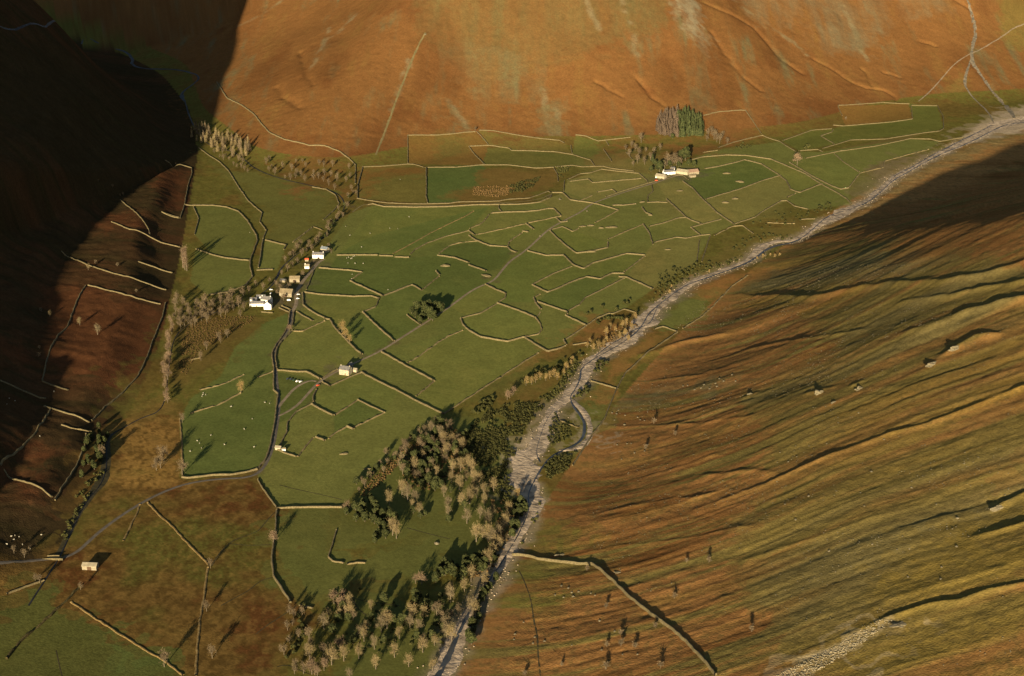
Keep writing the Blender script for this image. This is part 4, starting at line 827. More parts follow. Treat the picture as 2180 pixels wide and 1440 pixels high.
def twigs_at(P, D, ln, wd, r):
    n = len(P); D = D + r.normal(0, .35, (n, 3)); D /= np.linalg.norm(D, axis=1)[:, None]
    b = np.cross(D, r.normal(0, 1, (n, 3))); b /= np.linalg.norm(b, axis=1)[:, None] + 1e-9
    ln = ln * r.uniform(.6, 1.5, (n, 1)); wd = wd * r.uniform(.6, 1.4, (n, 1))
    return np.stack([P - D * ln - b * wd, P - D * ln + b * wd, P + D * ln + b * wd * .4, P + D * ln - b * wd * .4], 1).reshape(-1, 3), np.arange(n * 4).reshape(-1, 4)
def crown_points(r, n, lobes, fuzz=False):
    w = np.array([l[3] * l[4] for l in lobes]); k = r.choice(len(lobes), n, p=w / w.sum()); L_ = np.array(lobes)[k]
    u = r.normal(0, 1, (n, 3)); u /= np.linalg.norm(u, axis=1)[:, None]; rad_ = np.minimum(np.abs(r.normal(0, .62, (n, 1))), 1.45) if fuzz else r.uniform(.25, 1, (n, 1)) ** .45
    P = L_[:, :3] + u * rad_ * np.stack([L_[:, 3], L_[:, 3], L_[:, 4]], 1); return P, u
def broad_tree(seed, h, rc, n, sx, sy, twig=True, base=.25):
    r = np.random.default_rng(seed); lobes = [(0, 0, h * .58, rc * .74, h * .38), (0, 0, h * .78, rc * .42, h * .24)]
    for k in range(r.integers(5, 8)):
        a = r.uniform(0, 6.28); q = rc * r.uniform(.3, .62); z = h * r.uniform(base + .12, .88)
        lobes.append((q * math.cos(a), q * math.sin(a), z, rc * r.uniform(.28, .46), h * r.uniform(.10, .17)))
    P, u = crown_points(r, n, lobes, twig); P[:, 2] = np.maximum(P[:, 2], h * base * r.uniform(.6, 1.1, n))
    V, Q = quads_at(P, u, sx, sy, r) if not twig else twigs_at(P, u + [0, 0, .55], sx, sy, r)
    crown = np_mesh('crown', V, Q)
    tb = MB(); tr = h * .022
    tb.tube([(0, 0, -.6), (0, 0, h * .18), (r.normal(0, .15), r.normal(0, .15), h * .42), (r.normal(0, .4), r.normal(0, .4), h * .78)], [tr * 1.35, tr, tr * .7, tr * .2], 7)
    for l in lobes[2:]:
        z0 = h * r.uniform(.22, .45); tb.tube([(0, 0, z0), (l[0] * .5, l[1] * .5, (z0 + l[2]) * .5), (l[0], l[1], l[2] + l[4] * .4)], [tr * .5, tr * .36, tr * .12], 5)
    return tb.mesh('trunk', M['bark']), crown
def cone_tree(seed, h, rb, n, sx, sy, power=1.0):
    r = np.random.default_rng(seed); z = h * (.07 + .93 * (1 - np.sqrt(r.uniform(0, 1, n)))) ; z = np.minimum(z, h * .985)
    tier = .80 + .20 * np.sin(z / h * 46); rr = rb * (1 - z / h) ** power * tier * r.uniform(.35, 1.05, n) ** .5; a = r.uniform(0, 6.28, n)
    P = np.stack([rr * np.cos(a), rr * np.sin(a), z], 1); u = np.stack([np.cos(a), np.sin(a), np.full(n, .55)], 1)
    V, Q = quads_at(P, u, sx, sy, r); tb = MB(); tb.tube([(0, 0, -.6), (0, 0, h * .3), (0, 0, h * .97)], [h * .02, h * .014, h * .003], 6)
    return tb.mesh('trunk', M['bark']), np_mesh('crown', V, Q)
KIND = {}
def kind(key, fn, mats, variants):
    vs = [fn(*a) for a in variants]; KIND[key] = []
    for m in mats:
        for t, c in vs:
            c2 = c.copy(); c2.materials.clear(); c2.materials.append(M[m]); KIND[key].append((t, c2))
kind('pale', lambda s, h: broad_tree(s, h, h * .33, 1250, .62, .085), ['pale_twigs', 'pale_twigs', 'ash_twigs'], [(1, 16), (2, 16), (3, 16), (4, 16)])
kind('brown', lambda s, h: broad_tree(s, h, h * .38, 800, .55, .085), ['brown_twigs'], [(11, 12), (12, 12), (13, 12)])
kind('pink', lambda s, h: broad_tree(s, h, h * .45, 1000, .55, .085), ['pink_twigs'], [(15, 12), (16, 12)])
kind('gold', lambda s, h: broad_tree(s, h, h * .36, 1000, .5, .085), ['gold_twigs'], [(17, 12), (18, 12)])
kind('tall', lambda s, h: broad_tree(s, h, h * .16, 1100, .6, .09, True, .12), ['pink_twigs'], [(21, 24), (22, 24)])
kind('dark', lambda s, h: broad_tree(s, h, h * .42, 1000, .55, .42, False, .10), ['evergreen'], [(31, 11), (32, 11), (33, 11)])
kind('yew', lambda s, h: broad_tree(s, h, h * .46, 1300, .5, .4, False, .08), ['evergreen'], [(35, 12), (36, 12)])
kind('spruce', lambda s, h: cone_tree(s, h, h * .30, 900, .62, .40), ['spruce'], [(41, 16), (42, 16)])
kind('larch', lambda s, h: cone_tree(s, h, h * .30, 800, .60, .16, .7), ['larch_twigs'], [(45, 15), (46, 15)])
kind('palelarch', lambda s, h: cone_tree(s, h, h * .24, 620, .60, .15, .6), ['brown_twigs', 'pale_twigs'], [(47, 17), (48, 17)])
kind('thorn', lambda s, h: broad_tree(s, h, h * .5, 260, .34, .2, True, .2), ['brown_twigs'], [(51, 5), (52, 5)])
kind('paleshrub', lambda s, h: broad_tree(s, h, h * .5, 300, .34, .2, True, .1), ['gold_twigs'], [(55, 6), (56, 6)])
kind('bush', lambda s, h: broad_tree(s, h, h * .75, 420, .40, .32, False, .05), ['gorse'], [(61, 4), (62, 4)])
NATIVE = {'pale': 16, 'brown': 12, 'pink': 12, 'gold': 12, 'tall': 24, 'dark': 11, 'yew': 12, 'spruce': 16, 'larch': 15, 'palelarch': 17, 'thorn': 5, 'paleshrub': 6, 'bush': 4}
NAMES = {'pale': 'birch_tree', 'brown': 'bare_tree', 'pink': 'bare_tree', 'gold': 'bare_tree', 'tall': 'tall_bare_tree', 'dark': 'evergreen_tree', 'yew': 'yew_tree', 'spruce': 'spruce_tree', 'larch': 'larch_tree', 'palelarch': 'larch_tree', 'thorn': 'thorn_tree', 'paleshrub': 'shrub', 'bush': 'bush'}
TREES = []
def trees(key, h, label, pts, group=None, dy=0, jit=.28, parts=True): TREES.append((key, h, label, [(p[0], p[1] + dy) for p in pts], group, jit, parts))
def fill(poly, n, seed, dmin=6.0):
    r = np.random.default_rng(seed); P = np.array(poly, float); out = []; t = 0
    while len(out) < n and t < 40000:
        t += 1; p = r.uniform(P.min(0), P.max(0))
        if pip(np.array([p[0]]), np.array([p[1]]), P)[0] and all((p[0] - o[0]) ** 2 + ((p[1] - o[1]) * 1.7) ** 2 > dmin * dmin for o in out): out.append(tuple(p))
    return out
def along(line, n, seed, off=4.0):
    r = np.random.default_rng(seed); c = resample(np.array(line, float), 1.0); k = np.linspace(0, len(c) - 1, n).astype(int)
    return [tuple(c[i] + r.normal(0, off, 2) * [1, .5]) for i in k]
# riverside wood
trees('pale', 14.5, 'pale birch in the upper wood beside the gorse thicket', [(936,915),(962,933),(982,942),(972,961),(919,983),(883,989),(964,992),(981,986),(997,981),(961,1011),(992,1006),(1003,994),(1019,1019),(1008,1008),(917,911),(856,974),(945,935),(950,955),(900,965),(930,1000)], 'birches of the upper riverside wood', 18)
trees('pale', 14.5, 'pale birch in the open middle of the riverside wood', [(1051,1031),(856,1036),(829,1060),(885,1054),(892,1078),(953,1067),(954,1083),(986,1064),(1015,1042),(1031,1061),(1022,1086),(1049,1083),(1039,1103),(994,1097),(1075,1108),(978,1026),(1010,1028),(878,1066),(1000,1055),(1036,1045),(1030,1035),(868,1050),(945,1040)], 'birches of the middle riverside wood', 18)
trees('pale', 14.5, 'pale birch on the edge of the grassy clearing', [(844,1131),(1014,1138),(1039,1138),(1028,1132),(836,1124),(1047,1145)], 'birches round the clearing', 16)
trees('gold', 12, 'golden bare tree standing alone against the wide gravel bar', [(1101,1062)])
trees('pale', 13.5, 'pale birch in the southern wood by the river', [(959,1267),(989,1244),(1032,1238),(1003,1223),(903,1304),(878,1307),(873,1322),(892,1332),(951,1342),(903,1360),(817,1317),(790,1284),(780,1332),(797,1367),(767,1344),(744,1281),(722,1302),(744,1304),(706,1400),(732,1392),(764,1387),(921,1413),(744,1430),(999,1281),(1009,1296),(960,1255),(812,1330),(824,1322),(775,1350),(950,1330),(962,1350)], 'birches of the near southern wood', 16)
trees('pink', 11, 'reddish bare tree among the birches of the near southern wood', [(711,1278),(727,1290),(898,1238),(664,1428),(676,1432),(724,1377),(885,1235),(690,1420),(730,1270)], 'reddish trees of the southern wood', 8)
trees('brown', 11, 'brown bare tree on the edge of the southern wood', [(658,1352),(656,1380),(662,1365),(735,1300),(752,1310),(690,1385),(940,1310),(930,1300),(960,1310),(975,1300)], 'brown trees of the southern wood', 12)
trees('dark', 9, 'dark evergreen between upper and middle riverside wood', fill([(880,965),(935,945),(945,975),(925,1000),(890,1000),(868,1010)], 14, 1, 11), 'evergreens inside the riverside wood', 6)
trees('dark', 10, 'dark evergreen under the birches of the upper wood', fill([(845,985),(870,960),(935,905),(1000,930),(990,1000),(935,1050),(860,1040)], 34, 71, 10), 'evergreens under the upper birches')
trees('brown', 10, 'brown bare tree among the birches of the upper wood', fill([(850,975),(880,940),(940,900),(985,930),(960,990),(900,1030),(850,1030)], 24, 72, 11), 'brown trees of the upper wood')
trees('dark', 9, 'dark evergreen under the birches of the southern wood', fill([(700,1290),(800,1280),(900,1290),(960,1320),(930,1380),(800,1370),(700,1400)], 20, 73, 16), 'evergreens under the southern birches')
trees('dark', 9, 'dark evergreen at the wall end by the wood', fill([(735,1090),(770,1060),(815,1060),(840,1085),(845,1110),(805,1120),(780,1108),(725,1128)], 20, 2, 11), 'evergreens by the wall end', 6)
trees('dark', 8, 'dark evergreen on the lower west edge of the clearing', fill([(800,1105),(825,1110),(830,1140),(808,1150),(795,1160),(785,1170),(798,1135)], 8, 3, 10), 'evergreens west of the clearing', 4)
trees('dark', 8, 'small dark evergreen between birches in the middle wood', [(895,1100),(905,1095),(955,1108),(880,1090),(960,1045),(990,1080)], 'evergreens in the middle wood', 4)
trees('dark', 9, 'dark evergreen on the bank where the gravel narrows', fill([(1095,1080),(1125,1060),(1118,1100),(1090,1150),(1075,1160),(1085,1120)], 11, 4, 9), 'evergreens by the gravel pinch', 4)
trees('dark', 9, 'dark evergreen in the belt above the southern wood', fill([(960,1195),(1000,1182),(1062,1172),(1050,1205),(1010,1225),(985,1235),(945,1230),(915,1250),(930,1215)], 30, 5, 10), 'evergreens of the southern belt', 4)
trees('dark', 9, 'dark evergreen on the near east river bank', along([(1052,1230),(1030,1262),(1018,1300),(1010,1330),(1002,1370)], 14, 6, 4), 'evergreens on the east bank', 4)
trees('dark', 8, 'dark evergreen in the middle of the near southern wood', fill([(860,1265),(900,1258),(960,1280),(950,1320),(920,1300),(870,1290)], 10, 7, 12), 'evergreens inside the southern wood', 4)
trees('bush', 3.2, 'dark bush along the ditch by the southern wood', along([(655,1295),(640,1330),(642,1360),(628,1385),(618,1400)], 12, 8, 5) + along([(690,1300),(720,1260),(760,1255)], 4, 81, 5), 'bushes along the southern ditch')
trees('pink', 13, 'rounded pinkish tree at the end of the level wall, on the wood edge', [(738,1090)])
trees('pink', 11, 'pinkish bare tree growing on the long curved wall south of the road', [(582,1158)])
trees('gold', 12, 'small round tree standing alone in the bright green west field', [(513,838)])
trees('gold', 14, 'tall golden tree on the wall above the big pale house', [(728,708)])
trees('gold', 15, 'widest golden tree on the wall above the big pale house', [(735,722)])
trees('gold', 12, 'lowest golden tree on the wall above the big pale house', [(744,732)])
trees('pink', 10, 'pink-brown tree standing at the road bend below the inn', [(616,706)])
# yews round the church
trees('yew', 13, 'dark yew in the square clump beside the lane', [(876,668),(888,664),(900,660),(914,660),(928,664),(884,677),(898,682),(912,679),(926,674),(938,668),(905,670),(894,690),(921,684)], 'yews in the churchyard')
# western trees
trees('tall', 24, 'very tall bare tree beside the round western field', [(394,575),(397,568),(392,560),(396,552),(390,570),(398,577)], 'row of tall bare trees')
trees('palelarch', 18, 'tall pale larch at the edge of mountain shade', fill([(400,250),(410,300),(430,305),(470,325),(500,332),(520,338),(533,318),(525,300),(490,290),(450,282),(420,265)], 48, 9, 7), 'larches in the western stand', 4)
trees('brown', 9, 'brown bare tree below the western larch stand', fill([(430,318),(470,325),(520,345),(530,370),(500,355),(460,335)], 14, 10, 8), 'brown trees below the larch stand')
trees('brown', 10, 'small scrub tree between fell wall and beck', fill([(565,345),(600,335),(680,350),(745,360),(755,395),(735,410),(690,400),(620,388),(560,372)], 34, 11, 9), 'scrub trees under the fell wall')
trees('brown', 9, 'bare tree beside the shaded beck above the farm', along([(748,400),(745,430),(725,455),(705,480),(690,505),(665,522),(645,530),(620,545)], 26, 12, 7), 'beck trees above the farm', 3)
trees('dark', 6, 'dark bush-like evergreen on the beck above the farm', along([(735,425),(722,455),(700,490),(680,515)], 9, 13, 4), 'evergreens on the beck', 3)
trees('brown', 11, 'bare tree around the back of the white inn', [(560,612),(588,604),(530,618),(518,625),(545,605),(513,640),(520,655),(575,598),(512,668),(640,522),(632,530),(622,540),(607,552)], 'bare trees behind the inn', 6)
trees('brown', 12, 'brown bare tree in the beckside wood west of the inn', fill([(372,640),(400,650),(440,640),(520,625),(510,650),(475,672),(420,692),(385,700),(370,680)], 46, 14, 9), 'trees of the beckside wood', 4)
trees('brown', 9, 'bare tree in the rough ground below the beckside wood', [(470,728),(484,716),(466,722),(440,742),(428,765)], 'trees below the beckside wood', 3)
trees('pink', 11, 'bare tree in the line below the beckside wood', along([(368,690),(362,720),(358,750),(354,790),(352,830),(356,858)], 18, 15, 3), 'line of trees below the beckside wood', 2)
trees('pale', 11, 'pale tree in the shade on the western slope', [(170,690),(208,710),(106,672),(188,572)], 'pale trees in the western shade', 3)
trees('thorn', 5, 'small thorn tree on the shaded western slope', [(210,385),(255,408),(262,412),(240,402),(205,560),(250,565),(88,660),(84,740),(82,757),(290,620),(318,497),(374,345)], 'thorns on the western slope', 2)
trees('dark', 8, 'dark evergreen beside the black beck in the lower west', fill([(185,925),(215,900),(235,905),(228,945),(215,1000),(180,1020),(165,1030),(175,980)], 22, 16, 9), 'evergreens along the lower beck', 3)
trees('brown', 14, 'lone bare tree on the ochre ground by the road', [(348,980),(342,995),(333,1000),(218,975),(388,898),(388,1010),(350,1418)], 'lone trees on the ochre ground', 2)
trees('brown', 7, 'bare tree by the stone bridge and the road corner', [(52,1185),(30,1176),(64,1170),(85,1240),(75,1235),(172,1254)], 'trees by the bridge', 2)
trees('brown', 13, 'lone bare tree beside the straight grassy bank', [(448,1208),(440,1300),(452,1400)], 'trees beside the grassy bank', 2)
# far farm
trees('spruce', 17, 'dark spruce in the plantation above the far farm', fill([(1445,238),(1468,240),(1490,255),(1500,275),(1497,288),(1446,290),(1442,262)], 90, 17, 4.0), 'spruces of the hill plantation', 3)
trees('larch', 15, 'brown larch in the plantation above the far farm', fill([(1395,262),(1410,243),(1442,236),(1444,290),(1412,288),(1398,280)], 86, 18, 4.0), 'larches of the hill plantation', 3)
trees('brown', 16, 'bare tree at the east end of the hill plantation', [(1508,288),(1515,283),(1520,294),(1526,300),(1532,303),(1548,304),(1505,298),(1538,290)], 'bare trees east of the plantation', 3)
trees('brown', 16, 'round brown tree alone on the bracken west of the plantation', [(1365,304)])
trees('brown', 12, 'bare tree in the scrub above the far farm', [(1345,312),(1352,320),(1332,318),(1360,330),(1340,332),(1375,322),(1405,318),(1392,325),(1357,346),(1348,352),(1385,340),(1372,349)], 'scrub trees above the far farm', 2)
trees('dark', 10, 'dark evergreen below the plantation corner', [(1432,296)])
trees('spruce', 15, 'narrow dark conifer west of the far farm', [(1389,345)])
trees('dark', 15, 'broad dark evergreen behind the white end of the far farmhouse', [(1404,366)])
trees('brown', 19, 'big bare tree in the group behind the far farm buildings', [(1420,350),(1430,352),(1440,350),(1449,352),(1415,356),(1436,345)], 'big bare trees behind the far farm', 3)
trees('dark', 21, 'tall dark evergreen rising behind the far farm barns', [(1459,342)])
trees('dark', 18, 'second dark evergreen, just left of the tall one behind the barns', [(1448,338)])
trees('pink', 20, 'big round pink bare tree beside the double-walled lane', [(1697,352)])
trees('bush', 7, 'broad dark green bush in the far field by the pink tree', [(1714,319),(1721,315)], 'dark bushes by the pink tree')
trees('brown', 8, 'small dark tree in the corner of the long bracken enclosure', [(1801,256)])
trees('bush', 4, 'small dark bush alone in the pasture behind the far farm', [(1589,317)])
trees('bush', 4, 'low gorse bush in the corner field behind the far farm', fill([(1562,308),(1590,304),(1598,316),(1570,320)], 8, 19, 6), 'gorse behind the far farm')
trees('brown', 7, 'small bare tree on the topmost field wall', [(1012,279)])
trees('bush', 3.5, 'dark gorse bush at the square gravel bank', fill([(1738,440),(1770,430),(1782,445),(1760,455),(1740,460)], 11, 20, 7), 'gorse by the square gravel bank')
trees('bush', 2.6, 'small bush scattered in the riverside rough grass', fill([(1590,470),(1640,455),(1700,440),(1735,450),(1690,480),(1620,490)], 26, 21, 10), 'bushes in the riverside rough grass')
trees('bush', 3.0, 'dark bush on the bank above the looped gravel', fill([(1555,530),(1580,505),(1620,500),(1690,502),(1690,510),(1610,515),(1570,540)], 22, 22, 8), 'bushes above the looped gravel')
trees('bush', 3.2, 'dark bush between the pastures and narrow river', fill([(1390,632),(1420,575),(1480,562),(1530,560),(1590,545),(1560,562),(1490,588),(1440,610),(1400,640)], 44, 23, 8), 'bushes along the narrow river')
trees('paleshrub', 5, 'tan shrub on the edge of the narrow river gravel', [(1430,612),(1510,580),(1425,625),(1640,545),(1650,548),(1612,552),(1625,550),(1660,545)], 'tan shrubs by the narrow river')
trees('gold', 9, 'golden tree on the river bank above the braided gravel', [(1250,738),(1262,745),(1275,740),(1285,735),(1290,728),(1256,730),(1300,698),(1310,704),(1325,695),(1332,690),(1345,702),(1352,680),(1320,720),(1330,714),(1290,712),(1338,725)], 'golden trees by the braided gravel', 3)
trees('bush', 3.5, 'dark bush along the top of the riverside bracken strip', along([(1270,690),(1290,680),(1320,678),(1340,682)], 14, 24, 3) + [(1328,646),(1340,640),(1335,648),(1282,655),(1258,665),(1250,670),(1312,660)], 'dark bushes by the bracken strip')
trees('gold', 9, 'golden tree in the row beside the thin riverside path', [(1150,806),(1162,808),(1170,804),(1180,800),(1186,806),(1132,816),(1120,818),(1200,796),(1206,786),(1214,775),(1218,768),(1140,812)], 'golden trees of the riverside row', 3)
trees('bush', 3.5, 'dark bush behind the golden riverside row', fill([(1100,820),(1125,798),(1165,785),(1200,765),(1235,750),(1240,760),(1210,790),(1150,800)], 20, 25, 8), 'bushes behind the golden row')
trees('pink', 10, 'pinkish bare tree above the gorse thicket at the end of the row', [(1085,848),(1092,842),(1080,852)], 'pinkish trees above the thicket')
trees('bush', 3.5, 'dark bush on the grass above the gorse thicket', fill([(1012,865),(1045,845),(1060,850),(1030,880),(1005,895)], 13, 26, 9), 'bushes above the thicket')
trees('bush', 3.5, 'dark bush on the east bank beside the braided gravel', fill([(1262,790),(1275,768),(1295,770),(1285,785),(1268,795)], 10, 27, 7) + fill([(1215,850),(1235,832),(1250,825),(1252,838),(1230,848)], 9, 28, 7), 'bushes on the east bank')
trees('brown', 8, 'small brown tree on the diagonal upper-west edge of the wood', along([(762,1048),(800,1005),(850,962),(905,922),(940,895)], 20, 74, 9), 'small trees on the wood edge')
trees('dark', 7, 'small dark evergreen on the upper-west edge of the wood', along([(770,1030),(815,985),(870,945),(925,905)], 12, 75, 10), 'small evergreens on the wood edge')
trees('pale', 13, 'pale birch by the river above the intake wall end', [(1078,1118),(1070,1132),(1060,1150),(1084,1098),(1062,1172),(1048,1185),(1040,1205),(1052,1166)], 'birches by the narrow river')
trees('brown', 8, 'brown bare tree south of the curved wall', fill([(605,1300),(690,1290),(680,1440),(590,1440)], 16, 76, 14), 'trees south of the curved wall')
trees('pale', 12, 'pale birch scattered in the southern grass', [(840,1400),(870,1420),(800,1425),(850,1360),(900,1390),(925,1375),(690,1340),(700,1320),(660,1405)], 'birches of the southern grass')
trees('dark', 11, 'dark tree close around the far farm buildings', [(1398,362),(1412,358),(1426,356),(1445,356),(1466,352),(1478,356),(1386,366),(1394,352)], 'dark trees at the far farm')
trees('brown', 9, 'bare tree between the buildings of the hamlet', [(600,586),(612,578),(622,570),(634,562),(642,545),(652,538),(664,534),(616,614),(596,618),(604,640),(590,630),(645,592),(668,560),(705,540),(700,530)], 'bare trees in the hamlet')
trees('thorn', 5, 'small thorn tree on the eastern fell', [(1290,1296),(1322,1354),(1292,1377),(1322,1377),(1353,1380),(1436,1274),(1509,1198),(1396,1337),(1462,1198),(1392,902),(1375,958),(1438,928),(1196,1418),(1118,1438),(1406,1423),(1290,1425),(1250,1215),(1600,1345)], 'thorns on the eastern fell')
ORD = ['leftmost'] + [w + ' from left' for w in 'second third fourth fifth sixth seventh eighth ninth tenth eleventh twelfth thirteenth fourteenth fifteenth sixteenth seventeenth eighteenth nineteenth twentieth'.split()]
def single_out(label, pts):
    """one label per thing of a group, by its place among the others"""
    n = len(pts); P = np.array(pts, float)
    if n == 1: return [label]
    out = [None] * n; rows = 1 if n <= 7 else 2 if n <= 14 else 3; cols = 1 if n <= 7 else max(2, int(math.ceil(n / rows / 6)))
    ro = np.argsort(np.argsort(P[:, 1])) * rows // n; rn = {1: [''], 2: ['far side', 'near side'], 3: ['far side', 'midway', 'near side']}[rows]
    for r_ in range(rows):
        idx = [i for i in np.argsort(P[:, 0]) if ro[i] == r_]; m = len(idx)
        for j, i in enumerate(idx):
            half = j >= (m + 1) // 2; q = ORD[j] if not half or m < 4 else ORD[m - 1 - j].replace('left', 'right')
            out[i] = label + ', ' + (rn[r_] + ', ' if rn[r_] else '') + q
    return out
_all = np.concatenate([np.array(t[3], float) for t in TREES]); _g = ground_at(_all); _i = 0; tr_r = np.random.default_rng(99)
for key, h, label, pts, grp, jit, parts in TREES:
    V = KIND[key]; LAB = single_out(label, pts)
    for k in range(len(pts)):
        p = _g[_i]; _i += 1; sc = h / NATIVE[key] * (1 + tr_r.uniform(-jit, jit)); t, c = V[tr_r.integers(len(V))]; rz = tr_r.uniform(0, 6.28)
        root = empty(NAMES[key], p - [0, 0, .1], rz); root.scale = (sc * tr_r.uniform(.9, 1.12),) * 2 + (sc,)
        tag(root, LAB[k], 'bush' if key in ('bush', 'paleshrub') else 'tree', grp if len(pts) > 1 else None)
        link('trunk', t, root); link('crown', c, root)
# dense thickets nobody could count
def thicket(name, poly, mat, spacing, hb, seed, npl=34, sx=.55, sy=.4):
    P = ground_at(poly)[:, :2]; r = np.random.default_rng(seed); x0, y0 = P.min(0); x1, y1 = P.max(0)
    X, Y = np.meshgrid(np.arange(x0, x1, spacing), np.arange(y0, y1, spacing)); X = X.ravel() + r.normal(0, spacing * .35, X.size); Y = Y.ravel() + r.normal(0, spacing * .35, Y.size)
    m = pip(X, Y, P) & (fbm(X / 14, Y / 14, seed, 2) > -.32); X = X[m]; Y = Y[m]; Z = height(X, Y); n = len(X); hh = hb * r.uniform(.5, 1.3, n)
    u = r.normal(0, 1, (n, npl, 3)); u /= np.linalg.norm(u, axis=2)[:, :, None]; u[:, :, 2] = np.abs(u[:, :, 2]); rd = r.uniform(.55, 1, (n, npl, 1))
    C_ = np.stack([X, Y, Z], 1)[:, None] + u * rd * np.stack([hh * .85, hh * .85, hh], 1)[:, None]
    V, Q = quads_at(C_.reshape(-1, 3), u.reshape(-1, 3), sx, sy, r); o = V.mean(0)
    ob = link(name, np_mesh(name, V - o, Q), loc=o, mat=M[mat]); ob['kind'] = 'stuff'; return ob
thicket('gorse_thicket', [(1005,905),(1055,862),(1111,862),(1167,842),(1178,847),(1144,883),(1119,911),(1100,955),(1083,994),(1058,1011),(1017,1000),(994,972),(978,939)], 'gorse', 2.9, 2.3, 301)
thicket('gorse_thicket', [(1155,994),(1183,972),(1230,961),(1205,1003),(1167,1022)], 'gorse', 2.8, 2.2, 302)
thicket('gorse_thicket', [(1169,911),(1183,878),(1194,894),(1212,905),(1222,925),(1205,939),(1175,950),(1165,930)], 'gorse', 3.6, 1.8, 303)
thicket('gorse_thicket', [(1085,395),(1105,388),(1150,378),(1145,392),(1110,410),(1085,412)], 'gorse', 4.0, 2.4, 304)
thicket('gorse_thicket', [(1180,357),(1215,355),(1205,368),(1195,382),(1188,372)], 'gorse', 4.2, 2.2, 305)
thicket('bracken_bed', [(1010,398),(1085,395),(1100,412),(1060,420),(1000,415)], 'bracken_clump', 3.2, .9, 306)
thicket('bracken_bed', [(770,1045),(800,1010),(850,965),(905,930),(900,950),(850,990),(800,1040),(765,1065)], 'bracken_clump', 2.6, .8, 307)
thicket('riverside_scrub', [(1020,1005),(1085,1000),(1090,1060),(1110,1065),(1098,1090),(1060,1060),(1030,1030)], 'gorse', 3.2, 2.4, 308)
thicket('riverside_scrub', [(1160,1035),(1150,1075),(1140,1110),(1118,1140),(1112,1160),(1104,1160),(1125,1120),(1145,1080)], 'gorse', 4.2, 1.8, 309)
thicket('riverside_scrub', [(1190,815),(1228,770),(1236,775),(1205,825),(1178,850),(1165,850)], 'gorse', 3.4, 2.0, 310)
thicket('riverside_scrub', [(160,1060),(185,1020),(215,1000),(225,1010),(190,1060),(160,1110),(140,1150),(125,1150),(150,1100)], 'gorse', 4.4, 2.0, 311)
thicket('riverside_scrub', [(850,985),(880,950),(940,905),(990,925),(1000,990),(935,1045),(860,1040)], 'bracken_clump', 4.2, 1.3, 313)
thicket('riverside_scrub', [(700,1295),(790,1275),(960,1290),(940,1380),(760,1400),(690,1420)], 'gorse', 7.5, 1.5, 314)
thicket('riverside_scrub', [(1040,1060),(1092,1065),(1098,1110),(1075,1165),(1045,1215),(1000,1240),(1010,1190),(1055,1160),(1060,1110)], 'bracken_clump', 4.5, 1.6, 315)
thicket('riverside_scrub', [(1330,690),(1362,690),(1345,712),(1300,735),(1270,745),(1290,715)], 'bracken_clump', 4.5, 1.5, 316)
thicket('riverside_scrub', [(1400,585),(1440,570),(1500,565),(1580,548),(1560,562),(1490,585),(1450,605),(1410,640),(1385,650)], 'gorse', 6.0, 1.6, 317)
thicket('heather_patch', [(400,690),(470,675),(545,672),(530,690),(480,715),(420,760),(395,800),(380,790),(385,740)], 'bracken_clump', 3.2, .55, 312)
# ------------------------------------------------------------------ farms, barns, cars, sheep, stones
M['boulder_stone'] = noise_mat('boulder_stone', (.085,.072,.045), (.165,.138,.085), .5, vary=.15)
M['white_wall'] = noise_mat('whitewash', (.70,.66,.58), (.82,.78,.70), .5)
M['cream_wall'] = noise_mat('cream_render', (.26,.22,.15), (.36,.31,.21), .6)
M['stone_wall'] = noise_mat('house_stone', (.16,.135,.09), (.27,.23,.155), .9, bump=.05)
M['slate'] = noise_mat('slate_roof', (.085,.082,.080), (.15,.14,.13), .7, rough=.75, spec=.3)
M['tan_roof'] = noise_mat('weathered_roof', (.150,.118,.068), (.225,.180,.108), .4, rough=.85)
M['pale_roof'] = noise_mat('pale_sheet_roof', (.20,.17,.115), (.29,.25,.17), .3, rough=.8)
M['blue_roof'] = noise_mat('blue_slate_roof', (.10,.12,.14), (.17,.19,.21), .7, rough=.7)
M['pink_roof'] = noise_mat('rusty_roof', (.20,.125,.085), (.29,.19,.13), .5)
M['glass'] = noise_mat('window_glass', (.015,.017,.020), (.03,.034,.04), 1, rough=.12, spec=.5)
M['frame'] = noise_mat('painted_frame', (.62,.60,.55), (.74,.72,.66), 2, rough=.6)
M['door'] = noise_mat('painted_door', (.06,.035,.02), (.10,.06,.035), 2, rough=.6)
M['tyre'] = noise_mat('tyre_rubber', (.012,.012,.012), (.025,.025,.025), 5)
M['red'] = noise_mat('red_paint', (.50,.07,.03), (.60,.10,.04), 1, rough=.4, spec=.4)
M['white_paint'] = noise_mat('white_paint', (.74,.72,.68), (.82,.80,.76), 1, rough=.35, spec=.4)
M['dark_paint'] = noise_mat('dark_blue_paint', (.02,.025,.035), (.035,.04,.055), 1, rough=.35, spec=.4)
M['green_paint'] = noise_mat('dark_green_paint', (.02,.04,.022), (.03,.055,.03), 1, rough=.35, spec=.4)
M['wool'] = noise_mat('fleece', (.26,.235,.18), (.38,.35,.27), 3)
